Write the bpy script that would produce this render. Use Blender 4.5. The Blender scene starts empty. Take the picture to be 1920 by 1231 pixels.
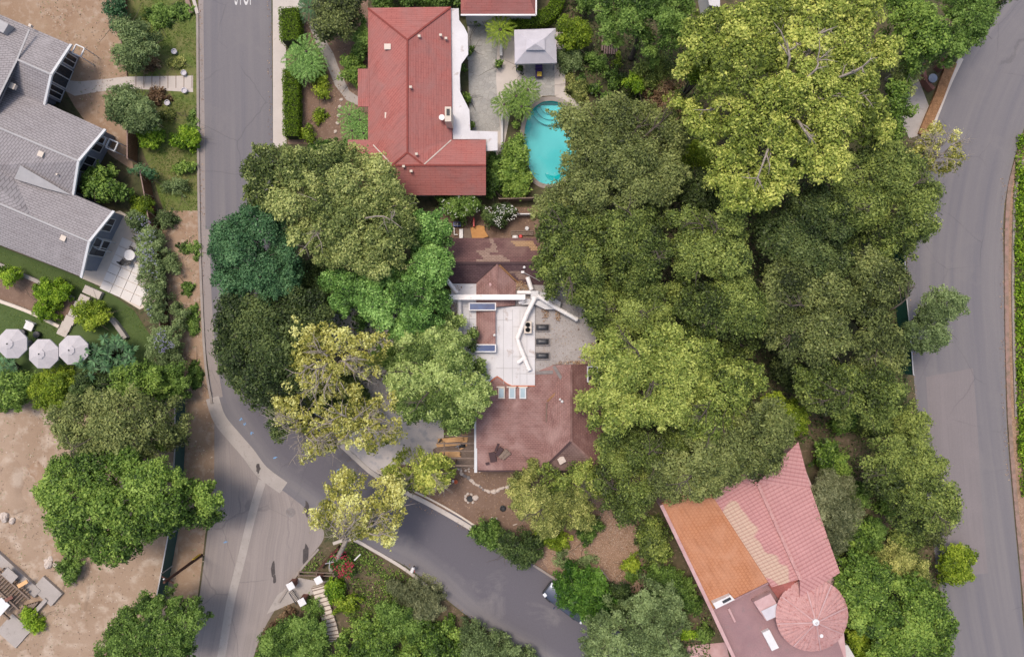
import bpy, math, random
import numpy as np
from mathutils import Vector, Matrix
R = math.radians
random.seed(7)
rng = np.random.default_rng(7)
sc = bpy.context.scene
COL = sc.collection

# ------------------------------------------------------------------ camera, sky, sun, exposure
CAM_H = 64.0
cam = bpy.data.cameras.new("camera"); cam.sensor_width = 36; cam.lens = 24; cam.clip_end = 4000; cam.clip_start = 0.5
co = bpy.data.objects.new("camera", cam); COL.objects.link(co); co.location = (0, 0, CAM_H); co.rotation_euler = (0, 0, 0)
sc.camera = co
world = bpy.data.worlds.new("World"); sc.world = world; world.use_nodes = True
nt = world.node_tree; bg = nt.nodes['Background']
sky = nt.nodes.new('ShaderNodeTexSky'); sky.sky_type = 'NISHITA'; sky.sun_disc = False
sky.sun_elevation = R(70); sky.sun_rotation = R(-40); sky.dust_density = 3.5; sky.air_density = 1.0; sky.ozone_density = 0.0
nt.links.new(sky.outputs[0], bg.inputs[0]); bg.inputs[1].default_value = 0.14
sun = bpy.data.lights.new("sun", 'SUN'); sun.energy = 1.45; sun.angle = R(16); sun.color = (1.0, 0.90, 0.80)
so = bpy.data.objects.new("sun", sun); COL.objects.link(so)
so.rotation_euler = Vector((math.sin(R(40)) * math.cos(R(70)), -math.cos(R(40)) * math.cos(R(70)), -math.sin(R(70)))).to_track_quat('-Z', 'Y').to_euler()
sc.view_settings.view_transform = 'Standard'; sc.view_settings.look = 'None'; sc.view_settings.gamma = 1
sc.view_settings.exposure = 0.5

# ------------------------------------------------------------------ helpers
K = 0.05
def W(x, y, z=0.0):
    k = K * (CAM_H - z) / CAM_H
    return Vector(((x - 960) * k, (615.5 - y) * k, z))
def P2(pts, z=0.0): return [(W(p[0], p[1], z).x, W(p[0], p[1], z).y) for p in pts]

def nodes(name):
    m = bpy.data.materials.new(name); m.use_nodes = True
    t = m.node_tree; b = t.nodes['Principled BSDF']
    return m, t, b
def rgb(c): return (c[0], c[1], c[2], 1)
def mixc(t, fac, a, b, mode='MIX'):
    n = t.nodes.new('ShaderNodeMix'); n.data_type = 'RGBA'; n.blend_type = mode
    for s, v in ((0, fac), (6, a), (7, b)):
        if isinstance(v, (int, float)): n.inputs[s].default_value = v
        elif isinstance(v, tuple): n.inputs[s].default_value = rgb(v)
        else: t.links.new(v, n.inputs[s])
    return n.outputs[2]
def noise(t, vec, scale, detail=4, rough=0.55, dist=0.0):
    n = t.nodes.new('ShaderNodeTexNoise'); n.inputs['Scale'].default_value = scale
    n.inputs['Detail'].default_value = detail; n.inputs['Roughness'].default_value = rough
    n.inputs['Distortion'].default_value = dist
    t.links.new(vec, n.inputs['Vector']); return n.outputs['Fac']
def ramp(t, fac, a, b):
    n = t.nodes.new('ShaderNodeMapRange'); n.inputs[1].default_value = a; n.inputs[2].default_value = b
    t.links.new(fac, n.inputs[0]); return n.outputs[0]
def mapping(t, vec, scale=(1, 1, 1), rot=(0, 0, 0)):
    n = t.nodes.new('ShaderNodeMapping'); n.inputs['Scale'].default_value = scale; n.inputs['Rotation'].default_value = rot
    t.links.new(vec, n.inputs['Vector']); return n.outputs[0]
def tc(t, out='Object'): return t.nodes.new('ShaderNodeTexCoord').outputs[out]
def bump(t, b, h, strength=0.3, dist=0.03):
    n = t.nodes.new('ShaderNodeBump'); n.inputs['Strength'].default_value = strength; n.inputs['Distance'].default_value = dist
    t.links.new(h, n.inputs['Height']); t.links.new(n.outputs[0], b.inputs['Normal'])

def surf(name, c1, c2=None, scale=0.8, c3=None, s3=6.0, k3=(0.55, 0.7), rough=0.85, bmp=0.3, fine=14.0, metallic=0.0, grain=0.35, spec=0.3):
    """weathered surface: broad patches c1>c2, small spots c3, fine grain"""
    c2 = c2 or tuple(v * 0.75 for v in c1)
    m, t, b = nodes(name); v = tc(t)
    c = mixc(t, ramp(t, noise(t, v, scale, 5, 0.6, 0.4), 0.32, 0.68), c1, c2)
    if c3: c = mixc(t, ramp(t, noise(t, v, s3, 3, 0.6), *k3), c, c3)
    g = noise(t, v, fine, 3, 0.7)
    gm = ramp(t, g, 0.3, 0.7)
    dark = mixc(t, 1.0, c, (1 - grain, 1 - grain, 1 - grain), 'MULTIPLY')
    c = mixc(t, gm, dark, c)
    t.links.new(c, b.inputs['Base Color']); b.inputs['Roughness'].default_value = rough; b.inputs['Metallic'].default_value = metallic
    b.inputs['Specular IOR Level'].default_value = spec
    if bmp: bump(t, b, g, bmp)
    return m

def road_mat(name, c1, c2, c3, lane=None):
    m, t, b = nodes(name); uv = tc(t, 'UV'); v = tc(t)
    s = noise(t, mapping(t, uv, (1.1, 0.03, 1)), 1.0, 4, 0.55)
    c = mixc(t, ramp(t, s, 0.33, 0.66), c1, c2)
    s2 = noise(t, mapping(t, uv, (7.0, 0.12, 1)), 1.0, 3, 0.6)
    c = mixc(t, ramp(t, s2, 0.45, 0.8), c, c3)
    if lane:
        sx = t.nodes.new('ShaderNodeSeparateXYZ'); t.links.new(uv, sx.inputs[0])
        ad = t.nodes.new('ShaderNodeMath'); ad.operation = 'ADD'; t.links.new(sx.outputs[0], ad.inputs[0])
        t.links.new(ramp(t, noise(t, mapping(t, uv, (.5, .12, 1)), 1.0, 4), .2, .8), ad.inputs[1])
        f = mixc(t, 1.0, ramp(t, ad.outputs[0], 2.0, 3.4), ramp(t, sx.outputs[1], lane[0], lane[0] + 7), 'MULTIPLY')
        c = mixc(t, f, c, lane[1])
    p = noise(t, v, 0.22, 5, 0.65, 0.5)
    c = mixc(t, ramp(t, p, 0.55, 0.75), c, c2)
    vor = t.nodes.new('ShaderNodeTexVoronoi'); vor.feature = 'DISTANCE_TO_EDGE'; vor.inputs['Scale'].default_value = 0.24
    wn = t.nodes.new('ShaderNodeTexNoise'); wn.inputs['Scale'].default_value = 0.6; wn.inputs['Detail'].default_value = 6
    t.links.new(v, wn.inputs['Vector'])
    t.links.new(mixc(t, 0.35, v, wn.outputs['Color']), vor.inputs['Vector'])
    g = noise(t, v, 20, 2, 0.8)
    gm = mixc(t, ramp(t, g, 0.25, 0.75), mixc(t, 1.0, c, (.74, .74, .74), 'MULTIPLY'), c)
    crack = ramp(t, vor.outputs['Distance'], 0.002, 0.008)
    crm = ramp(t, noise(t, v, 0.10, 3), .46, .56)
    gm = mixc(t, mixc(t, crm, (1., 1., 1.), crack), mixc(t, 0.3, gm, (.07, .065, .07)), gm)
    t.links.new(gm, b.inputs['Base Color']); b.inputs['Roughness'].default_value = 0.9; b.inputs['Specular IOR Level'].default_value = 0.25
    bump(t, b, g, 0.2); return m

def shingle(name, ca, cb, rowh=0.2, bw=0.32, wear=(.3, .22, .17), mort=None, wearamt=(0.56, 0.8), bs=0.6):
    m, t, b = nodes(name); uv = tc(t, 'UV'); v = tc(t)
    br = t.nodes.new('ShaderNodeTexBrick'); t.links.new(uv, br.inputs['Vector'])
    br.inputs['Scale'].default_value = 1; br.inputs['Brick Width'].default_value = bw; br.inputs['Row Height'].default_value = rowh
    br.inputs['Mortar Size'].default_value = rowh * 0.12; br.inputs['Color1'].default_value = rgb(ca); br.inputs['Color2'].default_value = rgb(cb)
    br.inputs['Mortar'].default_value = rgb(mort or tuple(x * 0.55 for x in ca)); br.offset = 0.5; br.inputs['Bias'].default_value = 0
    c = mixc(t, ramp(t, noise(t, v, 0.45, 6, 0.65, 0.6), *wearamt), br.outputs['Color'], wear)
    c = mixc(t, ramp(t, noise(t, mapping(t, uv, (0.5, 3, 1)), 1.0, 4), 0.5, 0.75), c, mixc(t, 1.0, c, (.8, .78, .78), 'MULTIPLY'))
    g = noise(t, v, 16, 3, 0.7)
    c = mixc(t, ramp(t, g, .25, .7), mixc(t, 1.0, c, (.72, .72, .72), 'MULTIPLY'), c)
    t.links.new(c, b.inputs['Base Color']); b.inputs['Roughness'].default_value = 0.88; b.inputs['Specular IOR Level'].default_value = 0.2
    bump(t, b, br.outputs['Fac'], -bs, 0.02); return m

def bands(name, ca, cb, pitch=0.33, patch=None, rowp=0.4, patchr=(0.55, 0.6)):
    """barrel tiles: ridges running down the slope (uv.x across, uv.y down)"""
    m, t, b = nodes(name); uv = tc(t, 'UV'); v = tc(t)
    w = t.nodes.new('ShaderNodeTexWave'); w.wave_type = 'BANDS'; w.bands_direction = 'X'; w.inputs['Scale'].default_value = math.pi * 2 / pitch / 20
    w.inputs['Distortion'].default_value = 0.0; t.links.new(uv, w.inputs['Vector'])
    w2 = t.nodes.new('ShaderNodeTexWave'); w2.wave_type = 'BANDS'; w2.bands_direction = 'Y'; w2.wave_profile = 'SAW'; w2.inputs['Scale'].default_value = math.pi * 2 / rowp / 20
    t.links.new(uv, w2.inputs['Vector'])
    c = mixc(t, ramp(t, noise(t, v, 0.6, 5, 0.6), .35, .65), ca, cb)
    if patch: c = mixc(t, ramp(t, noise(t, v, 0.23, 2, 0.4), *patchr), c, patch)
    c = mixc(t, ramp(t, w.outputs['Fac'], 0.0, 0.5), mixc(t, 1.0, c, (.78, .68, .68), 'MULTIPLY'), c)
    c = mixc(t, ramp(t, w2.outputs['Fac'], 0.0, 0.2), mixc(t, 1.0, c, (.8, .75, .75), 'MULTIPLY'), c)
    c = mixc(t, ramp(t, noise(t, v, 9, 3, 0.7), .3, .7), mixc(t, 1.0, c, (.8, .8, .8), 'MULTIPLY'), c)
    t.links.new(c, b.inputs['Base Color']); b.inputs['Roughness'].default_value = 0.8
    bump(t, b, w.outputs['Fac'], 0.35, 0.04); return m

def leafmat(name, a, b_, c_, rough=0.5, trans=0.35):
    m = bpy.data.materials.new(name); m.use_nodes = True; t = m.node_tree; bs = t.nodes['Principled BSDF']
    at = t.nodes.new('ShaderNodeAttribute'); at.attribute_name = 'tint'
    cr = t.nodes.new('ShaderNodeValToRGB'); e = cr.color_ramp.elements
    e[0].position = 0.05; e[0].color = rgb(a); e[1].position = 0.95; e[1].color = rgb(c_)
    mid = e.new(0.5); mid.color = rgb(b_)
    t.links.new(at.outputs['Fac'], cr.inputs[0])
    t.links.new(cr.outputs[0], bs.inputs['Base Color']); bs.inputs['Roughness'].default_value = rough
    bs.inputs['Specular IOR Level'].default_value = 0.25
    tr = t.nodes.new('ShaderNodeBsdfTranslucent'); t.links.new(cr.outputs[0], tr.inputs['Color'])
    mx = t.nodes.new('ShaderNodeMixShader'); mx.inputs[0].default_value = trans
    t.links.new(bs.outputs[0], mx.inputs[1]); t.links.new(tr.outputs[0], mx.inputs[2])
    t.links.new(mx.outputs[0], t.nodes['Material Output'].inputs[0]); return m

def plain(name, c, rough=0.5, metallic=0.0, spec=0.5):
    return surf(name, c, tuple(x * 0.88 for x in c), 1.5, rough=rough, metallic=metallic, bmp=0.05, grain=0.08, spec=spec)

def tag(o, label=None, cat=None, group=None, kind=None):
    if label: o['label'] = label
    if cat: o['category'] = cat
    if group: o['group'] = group
    if kind: o['kind'] = kind
    return o
def empty(name, loc, label, cat, group=None, rz=0):
    o = bpy.data.objects.new(name, None); COL.objects.link(o); o.location = loc; o.rotation_euler = (0, 0, rz)
    o.empty_display_size = 0.3
    return tag(o, label, cat, group)
def adopt(o, parent):
    if parent is not None:
        o.parent = parent
        q = parent; M_ = Matrix.Identity(4)
        chain = []
        while q is not None: chain.append(q); q = q.parent
        for q in reversed(chain):
            M_ = M_ @ q.matrix_parent_inverse @ Matrix.LocRotScale(q.location, q.rotation_euler, q.scale)
        o.matrix_parent_inverse = M_.inverted()
    return o

class MB:
    """collects shapes, links them as ONE mesh object"""
    def __init__(s): s.v = []; s.f = []; s.uv = {}
    def add(s, vs, fs, uvs=None):
        n = len(s.v); s.v += [tuple(v) for v in vs]
        for i, f in enumerate(fs):
            if uvs: s.uv[len(s.f)] = uvs[i]
            s.f.append(tuple(n + k for k in f))
        return s
    def box(s, c, size, rz=0, ry=0, rx=0):
        hx, hy, hz = (d / 2 for d in size); M_ = Matrix.Rotation(rz, 3, 'Z') @ Matrix.Rotation(ry, 3, 'Y') @ Matrix.Rotation(rx, 3, 'X')
        vs = [M_ @ Vector((x, y, z)) + Vector(c) for x in (-hx, hx) for y in (-hy, hy) for z in (-hz, hz)]
        return s.add(vs, [(0, 1, 3, 2), (4, 6, 7, 5), (0, 4, 5, 1), (2, 3, 7, 6), (0, 2, 6, 4), (1, 5, 7, 3)])
    def beam(s, a, b, w, h):
        a = Vector(a); b = Vector(b); d = b - a; L = d.length; q = d.to_track_quat('X', 'Z')
        vs = [q @ Vector((x, y, z)) + (a + b) / 2 for x in (-L / 2, L / 2) for y in (-w / 2, w / 2) for z in (-h / 2, h / 2)]
        return s.add(vs, [(0, 1, 3, 2), (4, 6, 7, 5), (0, 4, 5, 1), (2, 3, 7, 6), (0, 2, 6, 4), (1, 5, 7, 3)])
    def prism(s, poly, z0, z1):
        a = sum(poly[i][0] * poly[(i + 1) % len(poly)][1] - poly[(i + 1) % len(poly)][0] * poly[i][1] for i in range(len(poly)))
        if a < 0: poly = poly[::-1]
        n = len(poly); vs = [(p[0], p[1], z0) for p in poly] + [(p[0], p[1], z1) for p in poly]
        return s.add(vs, [tuple(range(n - 1, -1, -1)), tuple(range(n, 2 * n))] + [(i, (i + 1) % n, n + (i + 1) % n, n + i) for i in range(n)])
    def sheet(s, poly, z):
        a = sum(poly[i][0] * poly[(i + 1) % len(poly)][1] - poly[(i + 1) % len(poly)][0] * poly[i][1] for i in range(len(poly)))
        if a < 0: poly = poly[::-1]
        return s.add([(p[0], p[1], z) for p in poly], [tuple(range(len(poly)))])
    def tube(s, pts, radii, n=7, cap=True):
        pts = [Vector(p) for p in pts]; rings = []
        if isinstance(radii, (int, float)): radii = [radii] * len(pts)
        vs = []; ref = Vector((0.13, 0.31, 0.94))
        for i, p in enumerate(pts):
            d = (pts[min(i + 1, len(pts) - 1)] - pts[max(i - 1, 0)]).normalized()
            a = d.cross(ref)
            if a.length < 1e-3: a = d.cross(Vector((1, 0, 0)))
            a.normalize(); b = d.cross(a)
            vs += [p + (a * math.cos(2 * math.pi * k / n) + b * math.sin(2 * math.pi * k / n)) * radii[i] for k in range(n)]
        fs = [(i * n + k, i * n + (k + 1) % n, (i + 1) * n + (k + 1) % n, (i + 1) * n + k) for i in range(len(pts) - 1) for k in range(n)]
        if cap: fs += [tuple(range(n - 1, -1, -1)), tuple((len(pts) - 1) * n + k for k in range(n))]
        return s.add(vs, fs)
    def lathe(s, c, prof, n=16):
        vs = []; 
        for r, z in prof: vs += [(c[0] + r * math.cos(2 * math.pi * k / n), c[1] + r * math.sin(2 * math.pi * k / n), c[2] + z) for k in range(n)]
        fs = [(i * n + k, i * n + (k + 1) % n, (i + 1) * n + (k + 1) % n, (i + 1) * n + k) for i in range(len(prof) - 1) for k in range(n)]
        fs += [tuple(range(n - 1, -1, -1)), tuple((len(prof) - 1) * n + k for k in range(n))]
        return s.add(vs, fs)
    def build(s, name, mat, parent=None, bevel=0.0, smooth=False, origin=None):
        me = bpy.data.meshes.new(name)
        vs = s.v
        if origin is not None: vs = [(v[0] - origin[0], v[1] - origin[1], v[2] - origin[2]) for v in vs]
        me.from_pydata(vs, [], s.f)
        if s.uv:
            ul = me.uv_layers.new(name="UVMap")
            for fi, uvs in s.uv.items():
                p = me.polygons[fi]
                for k, li in enumerate(p.loop_indices): ul.data[li].uv = uvs[k]
        me.materials.append(mat)
        if smooth:
            for p in me.polygons: p.use_smooth = True
        me.update()
        o = bpy.data.objects.new(name, me); COL.objects.link(o)
        if origin is not None: o.location = origin
        if bevel:
            b = o.modifiers.new("bevel", 'BEVEL'); b.width = bevel; b.segments = 2; b.limit_method = 'ANGLE'
        return adopt(o, parent)

def slope_uv(vs):
    a, b, c = (Vector(v) for v in vs[:3]); n = (b - a).cross(c - a)
    if n.z < 0: n = -n
    n.normalize()
    if n.z > 0.9995: dn = Vector((0, -1, 0))
    else: dn = Vector((n.x * n.z, n.y * n.z, -(n.x ** 2 + n.y ** 2))).normalized()
    ac = n.cross(dn)
    return [(Vector(v).dot(ac), Vector(v).dot(dn)) for v in vs]
def roof(name, planes, mat, parent, thick=0.16):
    """planes: lists of world verts; outer edges get a fascia-deep skirt, underside closed"""
    m = MB(); cnt = {}
    key = lambda p: (round(p[0], 3), round(p[1], 3), round(p[2], 3))
    for pl in planes:
        a, b, c = Vector(pl[0]), Vector(pl[1]), Vector(pl[2])
        if (b - a).cross(c - a).z < 0: pl = pl[::-1]
        m.add(pl, [tuple(range(len(pl)))], [slope_uv(pl)])
        low = [(p[0], p[1], p[2] - thick) for p in pl][::-1]
        m.add(low, [tuple(range(len(low)))], [[(0, 0)] * len(low)])
        for i in range(len(pl)):
            p, q = pl[i], pl[(i + 1) % len(pl)]
            k = tuple(sorted((key(p), key(q)))); cnt.setdefault(k, []).append((p, q))
    for k, es in cnt.items():
        if len(es) == 1:
            p, q = es[0]
            m.add([p, (p[0], p[1], p[2] - thick), (q[0], q[1], q[2] - thick), q], [(0, 1, 2, 3)], [[(0, 0), (0, .1), (.1, .1), (.1, 0)]])
    return m.build(name, mat, parent)
def RV(l): return [tuple(W(*p)) for p in l]
def inset(poly, d):
    n = len(poly); a = sum(poly[i][0] * poly[(i + 1) % n][1] - poly[(i + 1) % n][0] * poly[i][1] for i in range(n))
    if a < 0: poly = poly[::-1]
    out = []
    for i in range(n):
        p0 = Vector(poly[i - 1]); p = Vector(poly[i]); p1 = Vector(poly[(i + 1) % n])
        e0 = (p - p0).normalized(); e1 = (p1 - p).normalized()
        n0 = Vector((-e0.y, e0.x)); n1 = Vector((-e1.y, e1.x)); b = (n0 + n1)
        b = b / max(0.3, b.dot(n0)) if b.length > 1e-4 else n0
        out.append(tuple(p + b * d))
    return out
def walls(parent, poly, z1, mat, d=0.45):
    return MB().prism(inset(poly, d), -0.05, z1).build('wall', mat, parent)

def catmull(pts, k=6):
    pts = [np.array(p, float) for p in pts]; out = []
    for i in range(len(pts) - 1):
        p0 = pts[max(i - 1, 0)]; p1 = pts[i]; p2 = pts[i + 1]; p3 = pts[min(i + 2, len(pts) - 1)]
        for j in range(k):
            t = j / k
            out.append(0.5 * (2 * p1 + (p2 - p0) * t + (2 * p0 - 5 * p1 + 4 * p2 - p3) * t * t + (3 * p1 - p0 - 3 * p2 + p3) * t ** 3))
    out.append(pts[-1]); return out
def road_strip(name, pairs, z, mat, label_kind=True, k=6):
    A = catmull([p[0] for p in pairs], k); B = catmull([p[1] for p in pairs], k); m = MB(); s = 0.0; prev = None
    NC = 6; rows = []
    for a, b in zip(A, B):
        wa, wb = W(a[0], a[1], 0), W(b[0], b[1], 0); mid = (wa + wb) / 2
        if prev is not None: s += (mid - prev).length
        prev = mid; w = (wb - wa).length
        rows.append([((wa.lerp(wb, j / NC)), (w * j / NC, s)) for j in range(NC + 1)])
    for i in range(len(rows) - 1):
        for j in range(NC):
            q = [rows[i][j], rows[i + 1][j], rows[i + 1][j + 1], rows[i][j + 1]]
            m.add([(p[0].x, p[0].y, z) for p in q], [(0, 1, 2, 3)], [[p[1] for p in q]])
    o = m.build(name, mat); tag(o, kind='structure'); return o
def band(path, w, z0, z1, name, mat, parent=None, k=5, smoothp=True, curvez=None):
    """raised strip following a pixel path, w metres wide"""
    pts = catmull(path, k) if smoothp else [np.array(p, float) for p in path]
    ws = [W(p[0], p[1], 0) for p in pts]; L = []; Rr = []
    for i, p in enumerate(ws):
        d = (ws[min(i + 1, len(ws) - 1)] - ws[max(i - 1, 0)]).normalized(); n = Vector((-d.y, d.x, 0))
        L.append(p + n * w / 2); Rr.append(p - n * w / 2)
    m = MB(); N = len(ws)
    vs = [(p.x, p.y, z1) for p in L] + [(p.x, p.y, z1) for p in Rr] + [(p.x, p.y, z0) for p in L] + [(p.x, p.y, z0) for p in Rr]
    fs = []
    for i in range(N - 1):
        fs += [(i, N + i, N + i + 1, i + 1)]
        if z1 - z0 > 0.02: fs += [(i + 1, 2 * N + i + 1, 2 * N + i, i), (N + i, 3 * N + i, 3 * N + i + 1, N + i + 1)]
    if z1 - z0 > 0.02: fs += [(0, 2 * N, 3 * N, N), (N - 1, 2 * N - 1, 4 * N - 1, 3 * N - 1)]
    m.add(vs, fs); return m.build(name, mat, parent)

# ------------------------------------------------------------------ foliage
def fast_mesh(name, verts, nper, tint, mat):
    nq = len(verts) // nper; me = bpy.data.meshes.new(name)
    me.vertices.add(len(verts)); me.vertices.foreach_set('co', verts.astype(np.float32).ravel())
    me.loops.add(len(verts)); me.loops.foreach_set('vertex_index', np.arange(len(verts), dtype=np.int32))
    me.polygons.add(nq); me.polygons.foreach_set('loop_start', np.arange(0, len(verts), nper, dtype=np.int32))
    a = me.attributes.new('tint', 'FLOAT', 'POINT'); a.data.foreach_set('value', np.repeat(tint, nper).astype(np.float32))
    me.materials.append(mat); me.update(calc_edges=True); return me
def cards(c, ax, nr, ln, wd, fold=0.0):
    """diamond leaves: centre, axis, normal, length, width"""
    ax = ax / np.maximum(np.linalg.norm(ax, axis=1, keepdims=True), 1e-6)
    sd = np.cross(nr, ax); sd /= np.maximum(np.linalg.norm(sd, axis=1, keepdims=True), 1e-6)
    ln = np.broadcast_to(np.asarray(ln, float), (len(c),))[:, None]; wd = np.broadcast_to(np.asarray(wd, float), (len(c),))[:, None]
    v = np.stack([c - ax * ln / 2, c + sd * wd / 2 - ax * ln * .05, c + ax * ln / 2, c - sd * wd / 2 - ax * ln * .05], axis=1)
    return v.reshape(-1, 3)
def unit(n):
    v = rng.normal(size=(n, 3)); return v / np.linalg.norm(v, axis=1, keepdims=True)
def inpoly(pts, poly):
    x, y = pts[:, 0], pts[:, 1]; ins = np.zeros(len(pts), bool); n = len(poly)
    for i in range(n):
        x1, y1 = poly[i]; x2, y2 = poly[(i + 1) % n]
        if y1 == y2: continue
        c = ((y1 > y) != (y2 > y)) & (x < (x2 - x1) * (y - y1) / (y2 - y1) + x1); ins ^= c
    return ins
def edgedist(pts, poly):
    d = np.full(len(pts), 1e9); n = len(poly)
    for i in range(n):
        a = np.array(poly[i]); b = np.array(poly[(i + 1) % n]); ab = b - a
        t = np.clip(((pts - a) @ ab) / max(ab @ ab, 1e-9), 0, 1)
        d = np.minimum(d, np.linalg.norm(pts - (a + t[:, None] * ab), axis=1))
    return d
def jitter_grid(poly, sp):
    p = np.array(poly); x0, y0 = p.min(0) - sp; x1, y1 = p.max(0) + sp
    gx, gy = np.meshgrid(np.arange(x0, x1, sp), np.arange(y0, y1, sp * 0.87)); gx[1::2] += sp / 2
    g = np.stack([gx.ravel(), gy.ravel()], 1); g += rng.uniform(-.42, .42, g.shape) * sp
    return g[inpoly(g, poly)]
def blobpoly(cx, cy, rx, ry=None, n=14, rough=0.12, rot=0.0):
    ry = ry or rx; out = []
    for k in range(n):
        a = 2 * math.pi * k / n; r = 1 + random.uniform(-rough, rough)
        x, y = rx * r * math.cos(a), ry * r * math.sin(a)
        out.append((cx + x * math.cos(rot) - y * math.sin(rot), cy + x * math.sin(rot) + y * math.cos(rot)))
    return out

ST = {}
def style(name, a, b, c, clump=0.7, leaf=0.2, asp=0.55, dens=1.0, lobe=2.4, gap=0.35, up=0.5, under=0.6, bark='oak', limbs=7, bare=0, trans=0.35, drop=0.0, flat=1.0, spread=0.55, gain=1.0, valley=.45):
    g_ = gain
    a = tuple(v * .8 for v in a); b = tuple(min(.8, v * 1.2 * g_) for v in b); c = tuple(min(.8, v * 1.5 * g_) for v in c)
    ST[name] = dict(mat=leafmat(name.replace('_', ' ') + ' leaves', a, b, c, trans=trans), clump=clump, leaf=leaf, asp=asp, dens=dens, lobe=lobe, gap=gap, up=up, under=under, bark=bark, limbs=limbs, bare=bare, drop=drop, flat=flat, spread=spread, valley=valley)
#                      dark               mid                light
style('oak', (0.026, 0.042, 0.009), (0.07, 0.098, 0.02), (0.145, 0.172, 0.04), clump=.62, leaf=.17, lobe=2.1, gap=.45, drop=.06, bare=1, trans=0.22, gain=1.5)
style('oak_lit', (0.044, 0.07, 0.012), (0.108, 0.145, 0.026), (0.215, 0.238, 0.058), clump=.60, leaf=.19, lobe=1.9, gap=.35, drop=.05, bare=1, trans=0.22, gain=1.55)  # lighter copy of the oak leaves, the lit look put into the colour
style('oak_dull', (0.032, 0.046, 0.013), (0.082, 0.102, 0.028), (0.142, 0.158, 0.05), clump=.65, leaf=.18, lobe=2.2, gap=.3, drop=.03, bare=1, trans=0.22, gain=1.45)
style('olive_syc', (0.05, 0.078, 0.018), (0.135, 0.172, 0.045), (0.29, 0.31, 0.105), lobe=1.8, gap=.3, bark='pale', drop=.08, bare=1, limbs=6, trans=0.25, gain=1.2, clump=0.48, leaf=0.18)
style('yellow_syc', (0.13, 0.16, 0.025), (0.32, 0.3, 0.062), (0.68, 0.5, 0.18), lobe=1.3, bark='pale', trans=0.25, clump=0.4, leaf=0.19, dens=0.8, bare=5, limbs=8, under=0.25, gain=1.15, gap=0.85, drop=0.36, valley=0.85)
style('big_syc', (0.075, 0.11, 0.014), (0.17, 0.215, 0.034), (0.34, 0.35, 0.085), lobe=2.0, bark='pale', limbs=8, trans=0.25, gain=1.3, leaf=0.2, clump=0.5, bare=4, drop=0.16, gap=0.5, valley=0.6)
style('camphor', (0.028, 0.075, 0.012), (0.08, 0.165, 0.03), (0.185, 0.29, 0.08), clump=.42, leaf=.15, asp=.7, lobe=1.6, gap=.35, dens=1.2, spread=.7, bare=0, gain=1.4, trans=0.25)
style('broccoli', (0.045, 0.085, 0.015), (0.13, 0.19, 0.042), (0.31, 0.37, 0.125), clump=.40, leaf=.14, asp=.75, lobe=1.5, gap=.4, dens=1.25, spread=.8, drop=.04, bare=1, trans=0.25, gain=1.15)
style('blue_green', (0.025, 0.07, 0.028), (0.052, 0.125, 0.048), (0.1, 0.19, 0.08), clump=.55, leaf=.17, lobe=1.8, gap=.3, gain=1.15)
style('deep', (0.015, 0.028, 0.008), (0.038, 0.06, 0.016), (0.085, 0.11, 0.032), clump=.62, leaf=.18, lobe=2.1, gap=.35, bare=0, gain=1.2, trans=0.22)
style('ficus', (0.03, 0.066, 0.01), (0.08, 0.14, 0.02), (0.165, 0.23, 0.044), clump=.50, leaf=.18, asp=.65, lobe=1.9, gap=.3, dens=1.2, trans=0.25, gain=1.3)
style('lime',      (.090,.150,.010), (.180,.260,.018), (.300,.360,.040), clump=.42, leaf=.16, lobe=1.0, gap=.25)
style('shrub', (0.032, 0.072, 0.012), (0.08, 0.14, 0.024), (0.15, 0.22, 0.05), clump=.38, leaf=.15, lobe=.9, gap=.25, limbs=4, gain=1.35)
style('shrub_dark', (0.024, 0.046, 0.012), (0.056, 0.09, 0.024), (0.11, 0.15, 0.045), clump=.38, leaf=.14, lobe=.9, gap=.25, limbs=4, gain=1.35)
style('citrus', (0.055, 0.12, 0.008), (0.125, 0.225, 0.012), (0.235, 0.33, 0.028), clump=.35, leaf=.14, lobe=.8, gap=.15, limbs=4, gain=1.15)
style('sage', (0.08, 0.12, 0.04), (0.14, 0.195, 0.07), (0.22, 0.28, 0.115), clump=.38, leaf=.14, lobe=.9, gap=.4, limbs=4, dens=.8, gain=1.1)
style('conifer', (0.07, 0.095, 0.018), (0.18, 0.205, 0.05), (0.38, 0.37, 0.12), clump=.45, leaf=.16, asp=.35, lobe=1.5, gap=.3, dens=1.1, bare=1, gain=1.15, trans=0.25)
style('wisp',      (.090,.110,.045), (.160,.175,.080), (.260,.270,.140), clump=.5, leaf=.24, asp=.22, lobe=1.1, gap=.35, dens=.8, drop=.1)
style('glossy',    (.020,.070,.008), (.055,.135,.015), (.130,.240,.035), clump=.42, leaf=.26, asp=.32, lobe=1.0, gap=.2, limbs=4)
style('hedge',     (.060,.115,.006), (.110,.185,.010), (.170,.250,.020), clump=.3, leaf=.11, lobe=.8, gap=0)
style('autumn',    (.100,.055,.030), (.180,.110,.060), (.250,.180,.100), clump=.45, leaf=.17, lobe=1.2, gap=.5, dens=.7, limbs=7)
BARK = {'oak': surf('grey bark', (.13, .105, .085), (.08, .065, .05), 3, rough=.95, bmp=.6),
        'pale': surf('pale bark', (.42, .36, .30), (.26, .22, .18), 3, c3=(.15, .12, .10), s3=5, rough=.85, bmp=.3)}

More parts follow.
